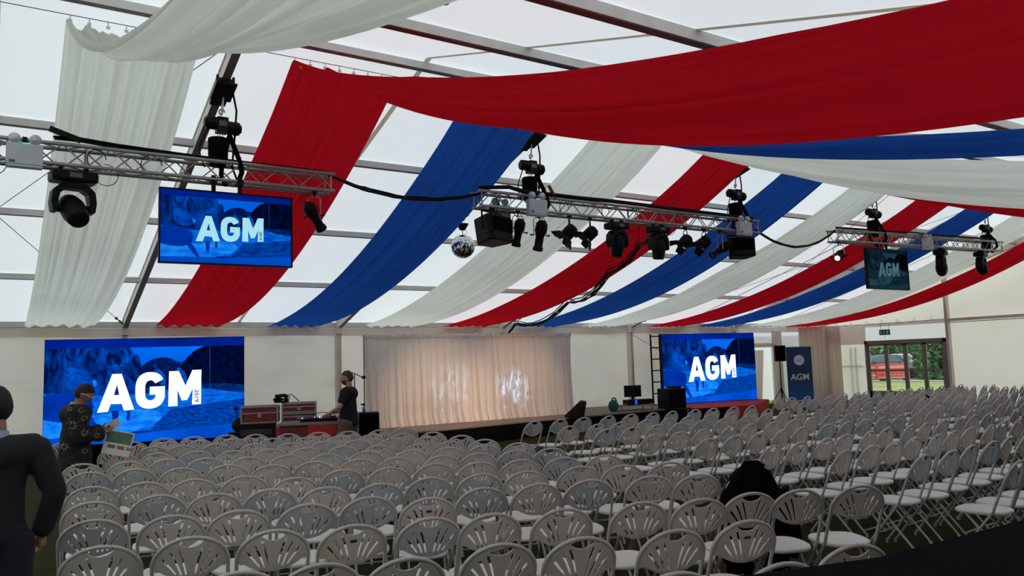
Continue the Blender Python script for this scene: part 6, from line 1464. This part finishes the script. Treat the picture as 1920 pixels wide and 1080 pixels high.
def leaf_print(root, c, M):
    b = MB(); b.box(Vector(c) + M @ Vector((0.0, 0.002, 0.06)), (0.27, 0.002, 0.13), M); b.build('green_photo', pm('leaflet_green', (0.10, 0.20, 0.13), 0.6, var=0.4, scale=20), root)
    for i, cl in enumerate(((0.12, 0.16, 0.14), (0.45, 0.10, 0.08), (0.25, 0.25, 0.3))):
        b = MB(); b.box(Vector(c) + M @ Vector((-0.06 + 0.10 * i, 0.002, -0.05)), (0.08, 0.002, 0.04), M); b.build('printed_box', pm('leaflet_box_%d' % i, cl, 0.6), root)
    for sg in (-1,):
        b = MB(); b.box(Vector(c) + M @ Vector((0.0, -0.002, 0.06)), (0.27, 0.002, 0.13), M); b.build('green_photo', MATS['leaflet_green'], root)
        for i in range(3): b = MB(); b.box(Vector(c) + M @ Vector((-0.06 + 0.10 * i, -0.002, -0.05)), (0.08, 0.002, 0.04), M); b.build('printed_box', MATS['leaflet_box_%d' % i], root)
held('leaflet', (0.12, 0.44, 1.02), (0.30, 0.002, 0.28), RZ(80) @ RY(14), M_PAPER, 'large leaflet with a green photograph held by the man in glasses', 'leaflet', leaf_print)

# DJ in a black T shirt, reaching to the decks
def fit_c(root, P, ch, hp):
    top_garment(root, P, 't_shirt', pm('black_t_shirt', (0.008, 0.009, 0.013), 0.95), 0.022, 0.0, 0.86, 0.014, 0.004, 0.035); trousers(root, P, pm('khaki_shorts', (0.13, 0.085, 0.05), 0.9), 0.0, 'shorts', 0.035); shoes(root, P, M_BLACK)
    c = Vector(P['head']); b = MB(); Mr = RZ(22) @ RX(-6)
    def beard(u, v):
        a = (u - 0.5) * 2.5; t = PI * (0.60 + 0.30 * v); return c + Mr @ Vector((0.080 * math.sin(t) ** 0.8 * math.sin(a), 0.102 * math.sin(t) ** 0.7 * math.cos(a) + 0.012, 0.124 * math.cos(t)))
    b.grid(beard, 20, 8); b.build('beard', M_HAIRR, root)
P = base_pose(ell=(-0.27, 0.06, 1.16), wrl=(-0.16, 0.30, 1.04), elr=(0.26, 0.05, 1.15), wrr=(0.16, 0.28, 1.05), knl=(-0.13, 0.10, 0.50), hdl=((0.1, 0.95, -0.25), (0, -0.2, -1), -1, 0.5), hdr=((-0.1, 0.95, -0.25), (0, -0.2, -1), 1, 0.5))
person('bearded man in black T shirt and khaki shorts reaching to the DJ decks', (5.07, 12.86, 0), R(50), P, M_SKIN, M_HAIRR, fit_c, 22, 6)

# ------------------------------------------------------------------ lamps that are part of the place
def spot(name, loc, target, power, angle, blend, color, size=0.05):
    ld = bpy.data.lights.new(name, 'SPOT'); ld.energy = power; ld.spot_size = R(angle); ld.spot_blend = blend; ld.color = color; ld.shadow_soft_size = size
    o = bpy.data.objects.new(name, ld); C.objects.link(o); o.location = loc; o.rotation_euler = (Vector(target) - Vector(loc)).to_track_quat('-Z', 'Y').to_euler(); return ld
# warm wash of the stage fresnels on the foot of the curtain
spot('fresnel_beam', (8.3, 10.7, 4.0), (9.0, 16.9, 0.7), 1100, 34, 1.0, (1.0, 0.72, 0.50))
spot('fresnel_beam', (10.8, 10.7, 4.0), (11.2, 16.9, 0.9), 900, 34, 1.0, (1.0, 0.74, 0.52))
# cold streaky gobo pattern on the curtain
for loc, tgt, pw, ang in (((9.2, 10.6, 3.75), (11.15, 17.0, 1.15), 3600, 10), ((10.1, 10.6, 3.75), (9.35, 17.0, 1.20), 1500, 13)):
    ld = spot('moving_head_beam', loc, tgt, pw, ang, 1.0, (0.40, 0.66, 1.0), 0.02)
    ld.use_nodes = True; n = ld.node_tree.nodes; l = ld.node_tree.links; e = n['Emission']
    tc = n.new('ShaderNodeTexCoord'); mp = n.new('ShaderNodeMapping'); mp.inputs['Scale'].default_value = (120, 22, 22); mp.inputs['Rotation'].default_value = (0, 0, R(12))
    no = n.new('ShaderNodeTexNoise'); no.inputs['Scale'].default_value = 1.0; no.inputs['Detail'].default_value = 2; no.inputs['Distortion'].default_value = 1.2
    rp = n.new('ShaderNodeValToRGB'); rp.color_ramp.elements[0].position = 0.50; rp.color_ramp.elements[0].color = (0, 0, 0, 1); rp.color_ramp.elements[1].position = 0.60; rp.color_ramp.elements[1].color = (1, 1, 1, 1)
    l.new(tc.outputs['Normal'], mp.inputs['Vector']); l.new(mp.outputs['Vector'], no.inputs['Vector']); l.new(no.outputs['Fac'], rp.inputs['Fac']); l.new(rp.outputs['Color'], e.inputs['Strength'])
